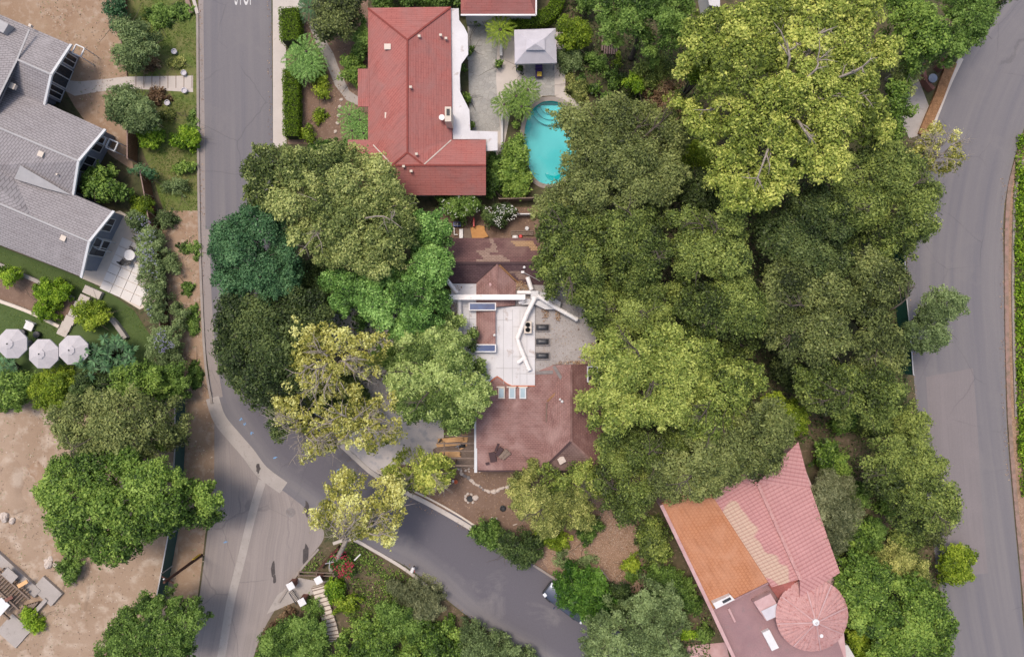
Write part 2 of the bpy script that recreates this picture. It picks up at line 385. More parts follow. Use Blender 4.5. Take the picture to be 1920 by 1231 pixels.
def crown_verts(poly, zlo, zhi, st, scale=1.0):
    cr = st['clump'] * scale; lr = st['lobe'] * scale
    edge = 0.0
    C = jitter_grid(poly, cr * .92)
    if len(C) == 0: C = np.array([np.mean(poly, 0)])
    L = jitter_grid(poly, lr * 1.25)
    if len(L) == 0: L = np.array([np.mean(poly, 0)])
    ed = edgedist(L, poly); D = max(ed.max(), .5)
    dome = np.sqrt(np.clip(1 - (1 - np.clip(ed / D, 0, 1)) ** 2, 0, 1))
    zt = zlo + (zhi - zlo) * (.35 + .65 * dome) + rng.uniform(-.26, .2, len(L)) * (zhi - zlo)
    lrad = lr * rng.uniform(.75, 1.25, len(L))
    d = np.linalg.norm(C[:, None] - L[None], axis=2)
    q = np.clip(1 - (d / lrad) ** 2, 0, None)
    h = np.where(q > 0, zt[None] - lrad * st['flat'] * (1 - np.sqrt(q)), -1e3)
    best = h.argmax(1); hz = h.max(1); bare = hz < -100
    keep = ~bare | (rng.random(len(C)) > st['gap'])
    hz = np.where(bare, zlo + rng.uniform(-.3, .3, len(C)) * (zhi - zlo) * .3, hz)
    vq = np.clip(q.max(1), 0, 1); keep &= ~((vq < .38) & (rng.random(len(C)) < st['valley']))
    # uneven outline: thin the rim
    ec = edgedist(C, poly); keep &= ~((ec < cr * .7) & (rng.random(len(C)) < .28)); keep &= rng.random(len(C)) > st['drop']
    q_lobe = np.clip(q.max(1), 0, 1)
    C, hz, best, q_lobe = C[keep], hz[keep], best[keep], q_lobe[keep]
    cen = np.column_stack([C, hz + rng.uniform(-.25, .25, len(C)) * cr])
    u = rng.random(len(cen)) < st['under']
    low = cen[u].copy(); low[:, 2] -= rng.uniform(1.3, 2.6, len(low)) * cr; low[:, :2] += rng.normal(0, .3 * cr, (len(low), 2))
    ctr_ = C.mean(0); sp_ = (edgedist(C, poly) < cr * 1.6) & (rng.random(len(C)) < .42)
    out = cen[sp_[:len(cen)]].copy() if len(C) > 3 else cen[:0].copy(); dr_ = out[:, :2] - ctr_; dr_ /= np.maximum(np.linalg.norm(dr_, axis=1, keepdims=True), .1)
    so_ = np.where(sp_)[0] if len(C) > 3 else np.array([], int)
    lobet = rng.uniform(0, 1, len(L))
    tint = np.clip(.5 + (lobet[best] - .5) * .5 + rng.normal(0, .15, len(cen)), 0, 1)
    tl = tint[u]; nb = len(cen) + len(low); ts_ = []; outs = []
    for stp_, sc_ in ((.45, 1), (.9, 1), (1.25, 1)):
        o2 = out.copy(); o2[:, :2] += dr_ * cr * stp_ + rng.normal(0, .18 * cr, (len(out), 2)); o2[:, 2] -= stp_ * cr * .45; k_ = rng.random(len(o2)) < (1.1 - stp_ * .5); outs.append(o2[k_]); ts_.append(tint[so_][k_])
    cen = np.vstack([cen, low] + outs); tint = np.concatenate([tint, tl] + ts_)
    rad = cr * rng.uniform(.5, 1.35, len(cen)); rad[nb:] *= .5
    n = np.maximum(6, (rad ** 2 * 3.1 * 2.3 * st['dens'] / (st['leaf'] ** 2 * st['asp'] * .5) * .5).astype(int))
    idx = np.repeat(np.arange(len(cen)), n); N = len(idx)
    u = unit(N); fl = (u[:, 2] < 0) & (rng.random(N) < st['spread'] + .2); u[fl, 2] *= -1
    rr = rad[idx] * (rng.uniform(.3, 1.1, N) ** .7) * np.where(rng.random(N) < .07, 1.3, 1.0)
    pos = cen[idx] + u * rr[:, None] * np.array([1, 1, .8])
    nr = u * .7 + unit(N) * .65 + np.array([0, 0, st['up']])
    nr /= np.linalg.norm(nr, axis=1, keepdims=True)
    ax = np.cross(nr, unit(N))
    ln = st['leaf'] * rng.uniform(.5, 1.6, N) * rng.uniform(.8, 1.25, len(cen))[idx]
    v = cards(pos, ax, nr, ln, ln * st['asp'])
    tt = np.clip(tint[idx] + rng.normal(0, .2, N), 0, 1)
    return v, tt, cen

def limb_mesh(m, base, cen, zhi, limbs, bare, r0):
    base = Vector(base); mid_ = Vector((cen[:, 0].mean(), cen[:, 1].mean(), 0)); lean = (mid_ - base); lean.z = 0
    th = zhi * (.38 if lean.length < 2.2 else .62)
    top = base + lean * .75 + Vector((random.uniform(-.3, .3), random.uniform(-.3, .3), th))
    m.tube([base + Vector((0, 0, -.1)), base + Vector((0, 0, .25)), base.lerp(top, .5) + Vector((.08, .05, 0)), top], [r0 * 1.5, r0 * 1.1, r0 * .95, r0 * .8], 9)
    pick = cen[rng.choice(len(cen), min(limbs + bare * 2, len(cen)), replace=False)]
    for i, c in enumerate(pick):
        c = Vector(c); hi = i < bare * 2; up = random.uniform(.45, .8) if hi else -.3
        end = c + Vector((0, 0, up)); far = end - top
        mid = top + Vector((far.x * .3 + random.uniform(-.4, .4), far.y * .3 + random.uniform(-.4, .4), far.z * (.75 if hi else .4)))
        q = top + Vector((far.x * .7 + random.uniform(-.4, .4), far.y * .7 + random.uniform(-.4, .4), far.z * 1.0 + (.2 if hi else .1)))
        pts = catmull([base.lerp(top, random.uniform(.75, 1)), mid, q, end], 3); n = len(pts)
        r1 = r0 * random.uniform(.38, .6)
        m.tube(pts, [r1 * (1 - .82 * k / (n - 1)) for k in range(n)], 6)
        for _ in range(5 if hi else 2):
            s0 = Vector(pts[random.randrange(n // 2, n - 1)]); dd = Vector((far.x, far.y, 0)).normalized() if far.length > .1 else Vector((1, 0, 0))
            e = s0 + Vector((random.uniform(-1.1, 1.1), random.uniform(-1.1, 1.1), random.uniform(.0, .35))) + dd * .8
            mm = s0.lerp(e, .5) + Vector((random.uniform(-.2, .2), random.uniform(-.2, .2), .1))
            m.tube([s0, mm, e], [max(.022, r1 * .32), max(.018, r1 * .22), .01], 5)
            if hi:
                for _k in range(2): e2 = mm + (e - mm).cross(Vector((0, 0, random.choice((-1, 1))))) * random.uniform(.5, .9) + (e - mm) * .4; m.tube([mm, e2], [.016, .008], 4)

NL = [0]
def poly_of(shape, z):
    if isinstance(shape[0], (int, float)): shape = blobpoly(*shape)
    return P2(shape, z)
def tree(name, label, cat, shape, zlo, zhi, sty, group=None, r0=None, base=None, scale=1.0):
    st = ST[sty]; poly = poly_of(shape, zlo + (zhi - zlo) * .6)
    c = np.mean(poly, 0) if base is None else np.array(W(base[0], base[1], 0)[:2])
    root = empty(name, (c[0], c[1], 0), label, cat, group)
    v, tt, cen = crown_verts(poly, zlo, zhi, st, scale); NL[0] += len(tt)
    o = bpy.data.objects.new('crown', fast_mesh('crown', v - np.array([c[0], c[1], 0]), 4, tt, st['mat'])); COL.objects.link(o); o.parent = root
    m = MB(); limb_mesh(m, (c[0], c[1], 0), cen[:max(4, len(cen) // 2)], (zlo + zhi) / 2 * 1.0, st['limbs'], st['bare'], r0 or max(.09, zhi * .028))
    m.build('trunk', BARK[st['bark']], root, smooth=True)
    return root
def shrub(name, label, cat, shape, zhi, sty, group=None, zlo=None, scale=1.0):
    st = ST[sty]; zlo = zhi * .45 if zlo is None else zlo
    poly = poly_of(shape, zhi * .7); c = np.mean(poly, 0)
    root = empty(name, (c[0], c[1], 0), label, cat, group)
    v, tt, cen = crown_verts(poly, zlo, zhi, dict(st, under=.9), scale); NL[0] += len(tt)
    v[:, 2] = np.maximum(v[:, 2], .02)
    o = bpy.data.objects.new('foliage', fast_mesh('foliage', v - np.array([c[0], c[1], 0]), 4, tt, st['mat'])); COL.objects.link(o); o.parent = root
    m = MB(); limb_mesh(m, (c[0], c[1], 0), cen, zlo + .2, 4, 0, .045); m.build('stem', BARK[st['bark']], root)
    return root
def scatter_stuff(name, shapes, n_per_m2, leaf, asp, mat, h=0.12, label=None, upright=0.3, kind='stuff', z=0.0):
    V = []; T = []
    for sh in shapes:
        poly = poly_of(sh, 0); p = np.array(poly)
        area = abs(sum(poly[i][0] * poly[(i + 1) % len(poly)][1] - poly[(i + 1) % len(poly)][0] * poly[i][1] for i in range(len(poly)))) / 2
        bb = (p.max(0) - p.min(0)); n = int(n_per_m2 * bb[0] * bb[1])
        q = rng.uniform(p.min(0), p.max(0), (n, 2)); q = q[inpoly(q, poly)]
        patch = np.sin(q[:, 0] * .9 + 2) * np.sin(q[:, 1] * 1.1) + np.sin(q[:, 0] * 2.3 + q[:, 1] * 1.7)
        q = q[(rng.random(len(q)) < .62 + .25 * patch[:]) ]
        n = len(q); pos = np.column_stack([q, z + rng.uniform(.01, h, n)])
        nr = unit(n) * .7 + np.array([0, 0, 1 - upright]); ax = np.cross(nr, unit(n)); ln = leaf * rng.uniform(.6, 1.4, n)
        V.append(cards(pos, ax, nr, ln, ln * asp)); T.append(rng.random(n))
    V = np.vstack(V); V[:, 2] = np.maximum(V[:, 2], z + .006)
    T = np.concatenate(T); NL[0] += len(T)
    o = bpy.data.objects.new(name, fast_mesh(name, V, 4, T, mat)); COL.objects.link(o)
    return tag(o, label, None if kind == 'structure' else name.replace('_', ' '), kind=kind)
def hedge(name, label, path, w, h, group=None, k=4, sty='hedge'):
    core = band(path, w * .8, 0, h * .88, 'core', M['hedge_core'], None, k)
    pts = [W(p[0], p[1], 0) for p in catmull(path, k)]; c = pts[0]
    root = empty(name, (c.x, c.y, 0), label, 'hedge', group); adopt(core, root)
    V = []; T = []
    for a, b in zip(pts[:-1], pts[1:]):
        L = (b - a).length; d = (b - a).normalized(); nn = Vector((-d.y, d.x, 0)); n = int(L * (w + 1.2 * h) * 300)
        s = rng.uniform(-.1, 1.1, n) * L; side = rng.random(n); x = np.where(side < .5, rng.uniform(-.5, .5, n), np.where(rng.random(n) < .5, -.5, .5)) * w
        x += rng.normal(0, .05, n); z = np.where(side < .5, h, rng.uniform(.05, 1, n) * h) + rng.normal(0, .05, n)
        pos = np.array(a)[None] + s[:, None] * np.array(d) + x[:, None] * np.array(nn); pos[:, 2] = z
        lump = np.sin(pos[:, 0] * 3.1) * np.sin(pos[:, 1] * 2.7) * .06; pos[:, 2] += lump
        nr = unit(n) * .8 + np.array([0, 0, .7]); ax = np.cross(nr, unit(n)); ln = .12 * rng.uniform(.7, 1.3, n)
        V.append(cards(pos, ax, nr, ln, ln * .6)); T.append(np.clip(rng.normal(.5, .22, n), 0, 1))
    V = np.vstack(V); T = np.concatenate(T); NL[0] += len(T)
    o = bpy.data.objects.new('foliage', fast_mesh('foliage', V - np.array([c.x, c.y, 0]), 4, T, ST[sty]['mat'])); COL.objects.link(o); o.parent = root
    return root
def palm(name, label, px, py, h, spread, sty, group=None, nf=16, heads=None):
    """feather leaved rosettes on short trunks"""
    heads = heads or [(px, py, spread)]
    b = W(px, py, 0); root = empty(name, b, label, 'palm', group); V = []; T = []; m = MB()
    for (hx, hy, sp) in heads:
        c = np.array(W(hx, hy, h)); m.tube([(b.x, b.y, 0), ((b.x + c[0]) / 2, (b.y + c[1]) / 2, h * .5), tuple(c)], [.16, .13, .11], 8)
        for f in range(nf):
            a = 2 * math.pi * f / nf + random.uniform(-.15, .15); L = sp * random.uniform(.8, 1.1); rise = random.uniform(.0, 1.3)
            t = np.linspace(.08, 1, 24); d = np.array([math.cos(a), math.sin(a), 0]); s = np.array([-math.sin(a), math.cos(a), 0])
            P = c + d * (t * L)[:, None] + np.array([0, 0, 1]) * ((rise * t - (rise + .45) * t ** 2) * L * .6)[:, None]
            for sg in (-1, 1):
                ax = d * .55 + s * sg + np.array([0, 0, -.15]); ln = sp * .34 * np.sin(np.clip(t, .12, .96) * math.pi) ** .6
                axn = ax / np.linalg.norm(ax); V.append(cards(P + axn * (ln / 2)[:, None], np.repeat(axn[None], 24, 0), np.repeat(np.array([[0, 0, 1.]]), 24, 0) + unit(24) * .5, ln * .75, sp * .032)); T.append(np.clip(rng.normal(.5, .2, 24), 0, 1))
    V = np.vstack(V); T = np.concatenate(T)
    o = bpy.data.objects.new('fronds', fast_mesh('fronds', V - np.array(b), 4, T, ST[sty]['mat'])); COL.objects.link(o); o.parent = root
    m.build('trunk', BARK['oak'], root, smooth=True); return root
def rosettes(name, label, cat, shape, zhi, sty, rad=.5, nl=13, sp=.75, group=None):
    poly = poly_of(shape, zhi * .8); C = jitter_grid(poly, sp); ctr = np.mean(poly, 0); root = empty(name, (ctr[0], ctr[1], 0), label, cat, group); V = []; T = []; m = MB()
    for c in C:
        z = zhi * random.uniform(.6, 1); cc = np.array([c[0], c[1], z])
        m.tube([(ctr[0], ctr[1], 0), (ctr[0] * .4 + c[0] * .6, ctr[1] * .4 + c[1] * .6, z * .5), tuple(cc)], [.07, .05, .035], 6)
        for k in range(nl):
            a = 2 * math.pi * k / nl + random.uniform(-.2, .2); d = np.array([math.cos(a), math.sin(a), random.uniform(-.3, .35)]); L = rad * random.uniform(.75, 1.1)
            V.append(cards((cc + d * L * .55)[None], d[None], np.array([[0, 0, 1.]]) + unit(1) * .2, L, L * .3)); T.append([random.random()])
    V = np.vstack(V); T = np.concatenate(T)
    o = bpy.data.objects.new('foliage', fast_mesh('foliage', V - np.array([ctr[0], ctr[1], 0]), 4, T, ST[sty]['mat'])); COL.objects.link(o); o.parent = root
    m.build('stem', BARK['oak'], root); return root
def petals(parent, shape, z, n, size, mat, name='blossom'):
    poly = poly_of(shape, z); p = np.array(poly); q = rng.uniform(p.min(0), p.max(0), (n, 2)); q = q[inpoly(q, poly)]
    q = np.repeat(q, 5, 0) + rng.normal(0, size * .8, (len(q) * 5, 2)); k = len(q)
    pos = np.column_stack([q, z + rng.uniform(-.1, .65, k)]); nr = unit(k) * .5 + np.array([0, 0, 1.]); ax = np.cross(nr, unit(k))
    o = bpy.data.objects.new(name, fast_mesh(name, cards(pos, ax, nr, size, size * .8), 4, rng.random(k), mat)); COL.objects.link(o); adopt(o, parent); tag(o, kind='stuff'); return o

# ------------------------------------------------------------------ materials
M = {}
M['hedge_core'] = surf('hedge twigs', (.035, .05, .012), (.02, .03, .01), 4)
M['ground'] = surf('leafy soil', (.145, .105, .065), (.080, .090, .034), .35, c3=(.05, .06, .022), s3=2.2, k3=(.5, .68), grain=.4)
M['dirt'] = surf('dry dirt', (.370, .260, .175), (.300, .195, .125), .35, c3=(.42, .32, .24), s3=1.6, k3=(.5, .72), grain=.22)
M['pale_dirt'] = surf('pale dirt', (.385, .280, .200), (.310, .215, .145), .22, c3=(.47, .37, .285), s3=.7, k3=(.5, .66), grain=.2)
M['yard_dirt'] = surf('brown yard dirt', (.250, .165, .120), (.190, .120, .085), .6, c3=(.36, .25, .19), s3=4, k3=(.58, .72), grain=.35)
M['straw'] = surf('dry mulch', (.37, .235, .16), (.26, .16, .10), 1.1, c3=(.45, .31, .22), s3=8, k3=(.5, .66), grain=.4)
M['lawn'] = surf('patchy lawn soil', (.115, .165, .030), (.200, .180, .070), .45, c3=(.08, .12, .02), s3=2.5, k3=(.5, .68))
M['turf'] = surf('clipped turf', (.085, .125, .035), (.065, .105, .026), .6, fine=22, grain=.25)
M['garden'] = surf('garden soil', (.155, .11, .07), (.09, .085, .04), .8, c3=(.24, .17, .12), s3=3)
M['concrete'] = surf('concrete', (.40, .355, .325), (.335, .30, .27), .5, c3=(.27, .24, .215), s3=2.5, k3=(.58, .75), grain=.12)
M['concrete_light'] = surf('light concrete', (.54, .48, .43), (.47, .415, .37), .5, c3=(.40, .35, .30), s3=2.5, k3=(.6, .75), grain=.1)
M['patio'] = surf('weathered patio concrete', (.62, .55, .51), (.54, .49, .47), .6, c3=(.42, .40, .41), s3=1.3, k3=(.52, .66), grain=.2)
M['kerb'] = surf('kerb concrete', (.34, .30, .27), (.28, .235, .205), .9, grain=.2)
M['redkerb'] = surf('faded red kerb', (.34, .20, .165), (.27, .20, .165), .7, c3=(.22, .16, .12), s3=1.6, k3=(.45, .6), grain=.2)
M['road'] = road_mat('aged asphalt', (.165, .156, .170), (.215, .198, .198), (.19, .177, .183))
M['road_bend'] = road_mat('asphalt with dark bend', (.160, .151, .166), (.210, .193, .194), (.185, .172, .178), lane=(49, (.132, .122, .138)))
M['road_dark'] = road_mat('dark asphalt', (.135, .123, .145), (.165, .150, .168), (.15, .138, .155))
M['road_tan'] = road_mat('tan worn asphalt', (.275, .236, .218), (.325, .280, .258), (.24, .21, .20))
M['patch'] = road_mat('asphalt patch', (.215, .190, .190), (.24, .21, .21), (.2, .18, .18))
M['white_line'] = surf('road paint', (.65, .63, .60), (.5, .48, .46), 3, grain=.2)
M['blue_paint'] = plain('blue survey paint', (.16, .32, .55), .8)
M['stain'] = surf('oil stain', (.07, .06, .06), (.1, .085, .08), 2)
M['brown_sh'] = shingle('brown shingles', (.320, .175, .152), (.265, .145, .130), .17, .3, wear=(.42, .275, .245), wearamt=(.42, .78))
M['brown_dark'] = shingle('dark brown shingles', (.150, .092, .095), (.115, .068, .073), .17, .3, wear=(.22, .145, .135))
M['tan_sh'] = shingle('bare tan shingles', (.47, .29, .16), (.40, .25, .14), .17, .3, wear=(.36, .24, .15))
M['tan_worn'] = shingle('worn shingles', (.36, .25, .20), (.30, .20, .16), .17, .3, wear=(.2, .12, .10))
M['white_roof'] = surf('white roll roofing', (.66, .64, .64), (.57, .55, .55), .5, c3=(.36, .27, .22), s3=1.2, k3=(.62, .78), grain=.12)
M['gravel_roof'] = surf('gravel roof', (.42, .385, .365), (.34, .305, .285), .5, c3=(.17, .12, .10), s3=5, k3=(.60, .70), fine=10, grain=.3)
M['rust_leaf'] = surf('rusty leaf litter', (.36, .19, .09), (.22, .11, .05), 3, c3=(.45, .26, .13), s3=9, grain=.4)
M['duct'] = surf('white duct paint', (.84, .80, .77), (.78, .73, .69), 2, c3=(.55, .36, .28), s3=3, k3=(.64, .78), rough=.5, grain=.08)
M['sheet_metal'] = surf('sheet metal', (.50, .49, .49), (.42, .41, .41), 2, rough=.5, metallic=.3, grain=.1)
M['trim'] = plain('white trim', (.62, .62, .62), .5)
M['cream'] = plain('cream paint', (.62, .53, .44), .6)
M['red_roof'] = shingle('red shingles', (.430, .150, .128), (.400, .140, .120), .22, .9, wear=(.34, .160, .145), mort=(.31, .105, .09), wearamt=(.38, .72), bs=.2)
M['red_ridge'] = surf('red ridge tiles', (.29, .07, .055), (.23, .055, .045), 3)
M['grey_roof'] = shingle('grey shingles', (.355, .325, .325), (.325, .298, .298), .22, .5, wear=(.39, .36, .36), bs=.2)
M['ridge_grey'] = plain('pale grey ridge', (.40, .385, .38), .8)
M['stucco'] = surf('white stucco', (.60, .58, .56), (.54, .52, .50), 1, grain=.1)
M['blue_wall'] = surf('blue grey siding', (.27, .29, .34), (.22, .24, .29), 1, grain=.1)
M['glass'] = plain('dark window glass', (.03, .035, .045), .06, spec=.8)
M['sky_glass'] = plain('pale skylight glass', (.36, .46, .50), .12, spec=.7)
M['blue_glass'] = surf('deep blue glass', (.02, .035, .12), (.03, .08, .22), 1.2, rough=.08, bmp=0, spec=.8, grain=.1)
M['pink_tile'] = bands('pink barrel tile', (.56, .290, .270), (.50, .250, .235), .34)
M['pink_patch'] = bands('pink barrel tile with cream patches', (.54, .270, .250), (.49, .24, .225), .30, patch=(.56, .39, .29), patchr=(.555, .575))
M['orange_tile'] = shingle('orange tile', (.50, .225, .115), (.475, .21, .11), .3, .3, wear=(.53, .265, .155), wearamt=(.4, .75), bs=.06, mort=(.40, .165, .08))
M['mauve'] = surf('mauve flat roof', (.37, .225, .225), (.30, .18, .185), .5, c3=(.3, .2, .2), s3=2)
M['pink_wall'] = surf('pink stucco', (.56, .38, .37), (.44, .26, .25), 1, grain=.1)
M['cone_tile'] = surf('turret tile', (.58, .33, .305), (.52, .275, .255), 1.2, c3=(.4, .16, .14), s3=4)
M['hip_red'] = surf('red tile cap', (.42, .14, .12), (.34, .11, .09), 2)
M['canvas'] = plain('pale canvas', (.55, .52, .55), .9)
M['slab'] = surf('white terrace slab', (.68, .64, .60), (.62, .58, .54), .8, grain=.06)
M['canvas2'] = plain('umbrella canvas', (.52, .485, .49), .9)
M['metal_dark'] = plain('dark metal', (.05, .05, .055), .4, .3)
M['wood'] = surf('weathered wood', (.27, .20, .16), (.20, .145, .11), 2.5, fine=9)
M['lumber'] = surf('new lumber', (.74, .45, .22), (.66, .38, .18), 2, grain=.12)
M['plywood'] = surf('plywood', (.56, .29, .11), (.48, .24, .09), 2, fine=6, grain=.15)
M['board'] = plain('white board', (.72, .70, .69), .5)
M['fence_wood'] = surf('brown fence boards', (.21, .10, .055), (.15, .07, .04), 2)
M['fence_pale'] = surf('sun bleached fence cap', (.36, .25, .21), (.3, .2, .17), 2)
M['mesh_green'] = plain('green fence mesh', (.028, .075, .065), .8)
M['mesh_dark'] = plain('dark green fence mesh', (.006, .075, .055), .8)
M['pole'] = surf('creosoted pole', (.10, .045, .03), (.07, .03, .02), 3)
M['yellow'] = plain('yellow plastic', (.55, .38, .03), .5)
M['red'] = plain('red plastic', (.5, .03, .025), .5)
M['blue'] = plain('blue plastic', (.02, .06, .33), .4)
M['orange'] = plain('orange plastic', (.65, .16, .06), .6)
M['purple'] = plain('purple cloth', (.06, .03, .14), .8)
M['black'] = plain('black rubber', (.02, .02, .022), .6)
M['rock'] = surf('pale rock', (.62, .53, .46), (.48, .40, .34), 3, grain=.2)
M['rock_grey'] = surf('grey rock', (.26, .235, .225), (.2, .17, .16), 3, grain=.25)
M['brick'] = surf('red brick', (.26, .12, .09), (.2, .09, .07), 3)
M['carpaint'] = plain('slate blue car paint', (.085, .10, .14), .22, .5, .7)
M['headlight'] = plain('headlight lens', (.75, .77, .8), .15)
M['litter'] = leafmat('fallen leaves', (.16, .08, .04), (.30, .18, .10), (.45, .32, .20), trans=.05)
M['chips'] = leafmat('pale chips', (.22, .15, .11), (.38, .28, .21), (.55, .45, .36), trans=.05)
M['grassblade'] = leafmat('grass blades', (.07, .14, .015), (.14, .22, .030), (.28, .30, .08), trans=.3)
M['magenta'] = leafmat('magenta petals', (.40, .01, .05), (.55, .02, .09), (.65, .05, .15))
M['white_petal'] = leafmat('white petals', (.6, .6, .52), (.72, .72, .64), (.8, .8, .74))
M['lilac'] = leafmat('lilac petals', (.24, .22, .38), (.33, .31, .48), (.42, .40, .55))

# flagstone paving
def flag_mat():
    m, t, b = nodes('speckled flagstone'); v = tc(t)
    vo = t.nodes.new('ShaderNodeTexVoronoi'); vo.inputs['Scale'].default_value = 2.6; t.links.new(v, vo.inputs['Vector'])
    ve = t.nodes.new('ShaderNodeTexVoronoi'); ve.feature = 'DISTANCE_TO_EDGE'; ve.inputs['Scale'].default_value = 2.6; t.links.new(v, ve.inputs['Vector'])
    bw = t.nodes.new('ShaderNodeRGBToBW'); t.links.new(vo.outputs['Color'], bw.inputs[0])
    c = mixc(t, bw.outputs[0], (.25, .245, .23), (.40, .38, .345))
    c = mixc(t, ramp(t, noise(t, v, 3, 4), .4, .7), c, (.33, .32, .295))
    c = mixc(t, ramp(t, ve.outputs['Distance'], .0, .05), (.24, .22, .2), c)
    t.links.new(c, b.inputs['Base Color']); b.inputs['Roughness'].default_value = .85; return m
M['flag'] = flag_mat()
def water_mat():
    m = bpy.data.materials.new('pool water'); m.use_nodes = True; t = m.node_tree; t.nodes.remove(t.nodes['Principled BSDF'])
    tr = t.nodes.new('ShaderNodeBsdfTransparent'); tr.inputs[0].default_value = (.50, .88, .90, 1)
    gl = t.nodes.new('ShaderNodeBsdfGlossy'); gl.inputs['Roughness'].default_value = .05
    fr = t.nodes.new('ShaderNodeFresnel'); fr.inputs[0].default_value = 1.33
    mx = t.nodes.new('ShaderNodeMixShader'); t.links.new(fr.outputs[0], mx.inputs[0]); t.links.new(tr.outputs[0], mx.inputs[1]); t.links.new(gl.outputs[0], mx.inputs[2])
    n = noise(t, tc(t), 2.5, 3); bp = t.nodes.new('ShaderNodeBump'); bp.inputs['Strength'].default_value = .15; bp.inputs['Distance'].default_value = .05
    t.links.new(n, bp.inputs['Height']); t.links.new(bp.outputs[0], gl.inputs['Normal'])
    t.links.new(mx.outputs[0], t.nodes['Material Output'].inputs[0]); return m
M['water'] = water_mat()
M['plaster'] = surf('aqua pool plaster', (.38, .66, .66), (.33, .60, .61), .5, grain=.05, bmp=0)
M['teal_plaster'] = surf('teal pool plaster', (.03, .46, .47), (.04, .50, .50), .8, grain=.05, bmp=0)

exec_parts = []
# ================================================================== SETTING
def sheet(name, pts, z, mat, label=None):
    return tag(MB().sheet(P2(pts), z).build(name, mat), kind='structure')
# ground with a hole for the pool
POOL = [(1018,191),(1038,190),(1058,197),(1074,215),(1083,245),(1083,280),(1074,310),(1060,332),(1042,344),(1022,345),(1006,337),(993,316),(985,287),(983,255),(988,226),(1001,203)]
pp = P2([tuple(p) for p in catmull(POOL + POOL[:1], 4)[:-1]])
g = MB(); n = len(pp); big = 1500; cx, cy = np.mean(pp, 0)
outer = [(cx + big * math.cos(math.atan2(p[1] - cy, p[0] - cx)) , cy + big * math.sin(math.atan2(p[1] - cy, p[0] - cx))) for p in pp]
g.add([(p[0], p[1], 0) for p in pp] + [(p[0], p[1], 0) for p in outer], [((i + 1) % n, i, n + i, n + (i + 1) % n) for i in range(n)])
gobj = tag(g.build('ground', M['ground']), kind='structure')
bpy.context.view_layer.update()

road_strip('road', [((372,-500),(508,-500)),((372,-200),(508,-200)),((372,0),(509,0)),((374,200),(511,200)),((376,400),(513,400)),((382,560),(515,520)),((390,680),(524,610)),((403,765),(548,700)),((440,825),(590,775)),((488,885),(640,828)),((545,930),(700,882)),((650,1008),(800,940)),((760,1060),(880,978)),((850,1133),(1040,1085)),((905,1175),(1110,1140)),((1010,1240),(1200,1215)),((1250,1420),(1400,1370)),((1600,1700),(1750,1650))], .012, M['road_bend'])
road_strip('side_street', [((402,768),(500,870)),((402,850),(570,945)),((400,930),(608,1000)),((390,990),(575,1052)),((375,1110),(528,1122)),((352,1235),(474,1235)),((300,1500),(420,1500)),((200,2000),(320,2000))], .008, M['road_tan'])
road_strip('east_road', [((2200,-420),(2380,-330)),((2000,-160),(2180,-120)),((1882,0),(2080,0)),((1800,115),(1985,110)),((1745,245),(1920,240)),((1712,380),(1884,380)),((1700,500),(1882,520)),((1708,640),(1884,660)),((1722,800),(1888,800)),((1740,940),(1898,930)),((1760,1090),(1912,1080)),((1790,1250),(1930,1250)),((1850,1500),(2000,1500)),((1990,1900),(2140,1900))], .012, M['road'])
road_strip('road_patch', [((1736,706),(1824,690)),((1742,800),(1832,790)),((1752,930),(1840,930)),((1768,1082),(1852,1074))], .017, M['patch'], k=3)
def strip(name, path, w, z, mat): 
    return tag(band(path, w, z - .003, z, name, mat), kind='structure')
strip('gutter_apron', [(398,745),(412,785),(440,820),(466,850),(492,884),(532,914)], 1.25, .021, M['concrete'])
strip('valley_gutter', [(492,900),(474,960),(452,1050),(432,1130),(414,1235),(380,1400)], .75, .0165, M['concrete'])
strip('road_shoulder', [(384,430),(388,560),(396,660),(409,745)], .9, .0195, M['road_tan'])
strip('road_verge', [(377,-200),(377,0),(379,200),(381,430)], .45, .0192, M['road_tan'])
# kerbs, real steps
def kerb(name, path, w, mat, h=.13): return tag(band(path, w, 0, h, name, mat), kind='structure')
kerb('kerb', [(371,28),(372,200),(374,400),(379,560),(386,680),(398,756)], .22, M['kerb'])
kerb('kerb', [(640,834),(668,860),(700,888),(748,916),(800,942),(850,970),(884,990)], .42, M['concrete_light'], .05)
kerb('kerb', [(706,882),(752,908),(806,934),(856,962),(890,984)], .16, M['cream'], .15)
kerb('kerb', [(1000,1058),(1025,1074),(1050,1090),(1110,1131)], .2, M['kerb'])
kerb('kerb', [(625,1018),(660,1010),(700,1030),(760,1066),(806,1102)], .28, M['concrete_light'])
kerb('kerb', [(598,1028),(560,1072),(523,1128)], .2, M['kerb'])
kerb('kerb', [(1801,110),(1775,165),(1745,242),(1735,275)], .45, M['concrete_light'])
kerb('kerb', [(1925,250),(1897,330),(1888,400),(1886,520),(1888,660),(1893,800),(1903,930),(1917,1080),(1930,1230)], .36, M['redkerb'], .1)
kerb('kerb', [(1916,300),(1903,350),(1899,420),(1897,540),(1899,660),(1903,780)], .2, M['kerb'], .2)
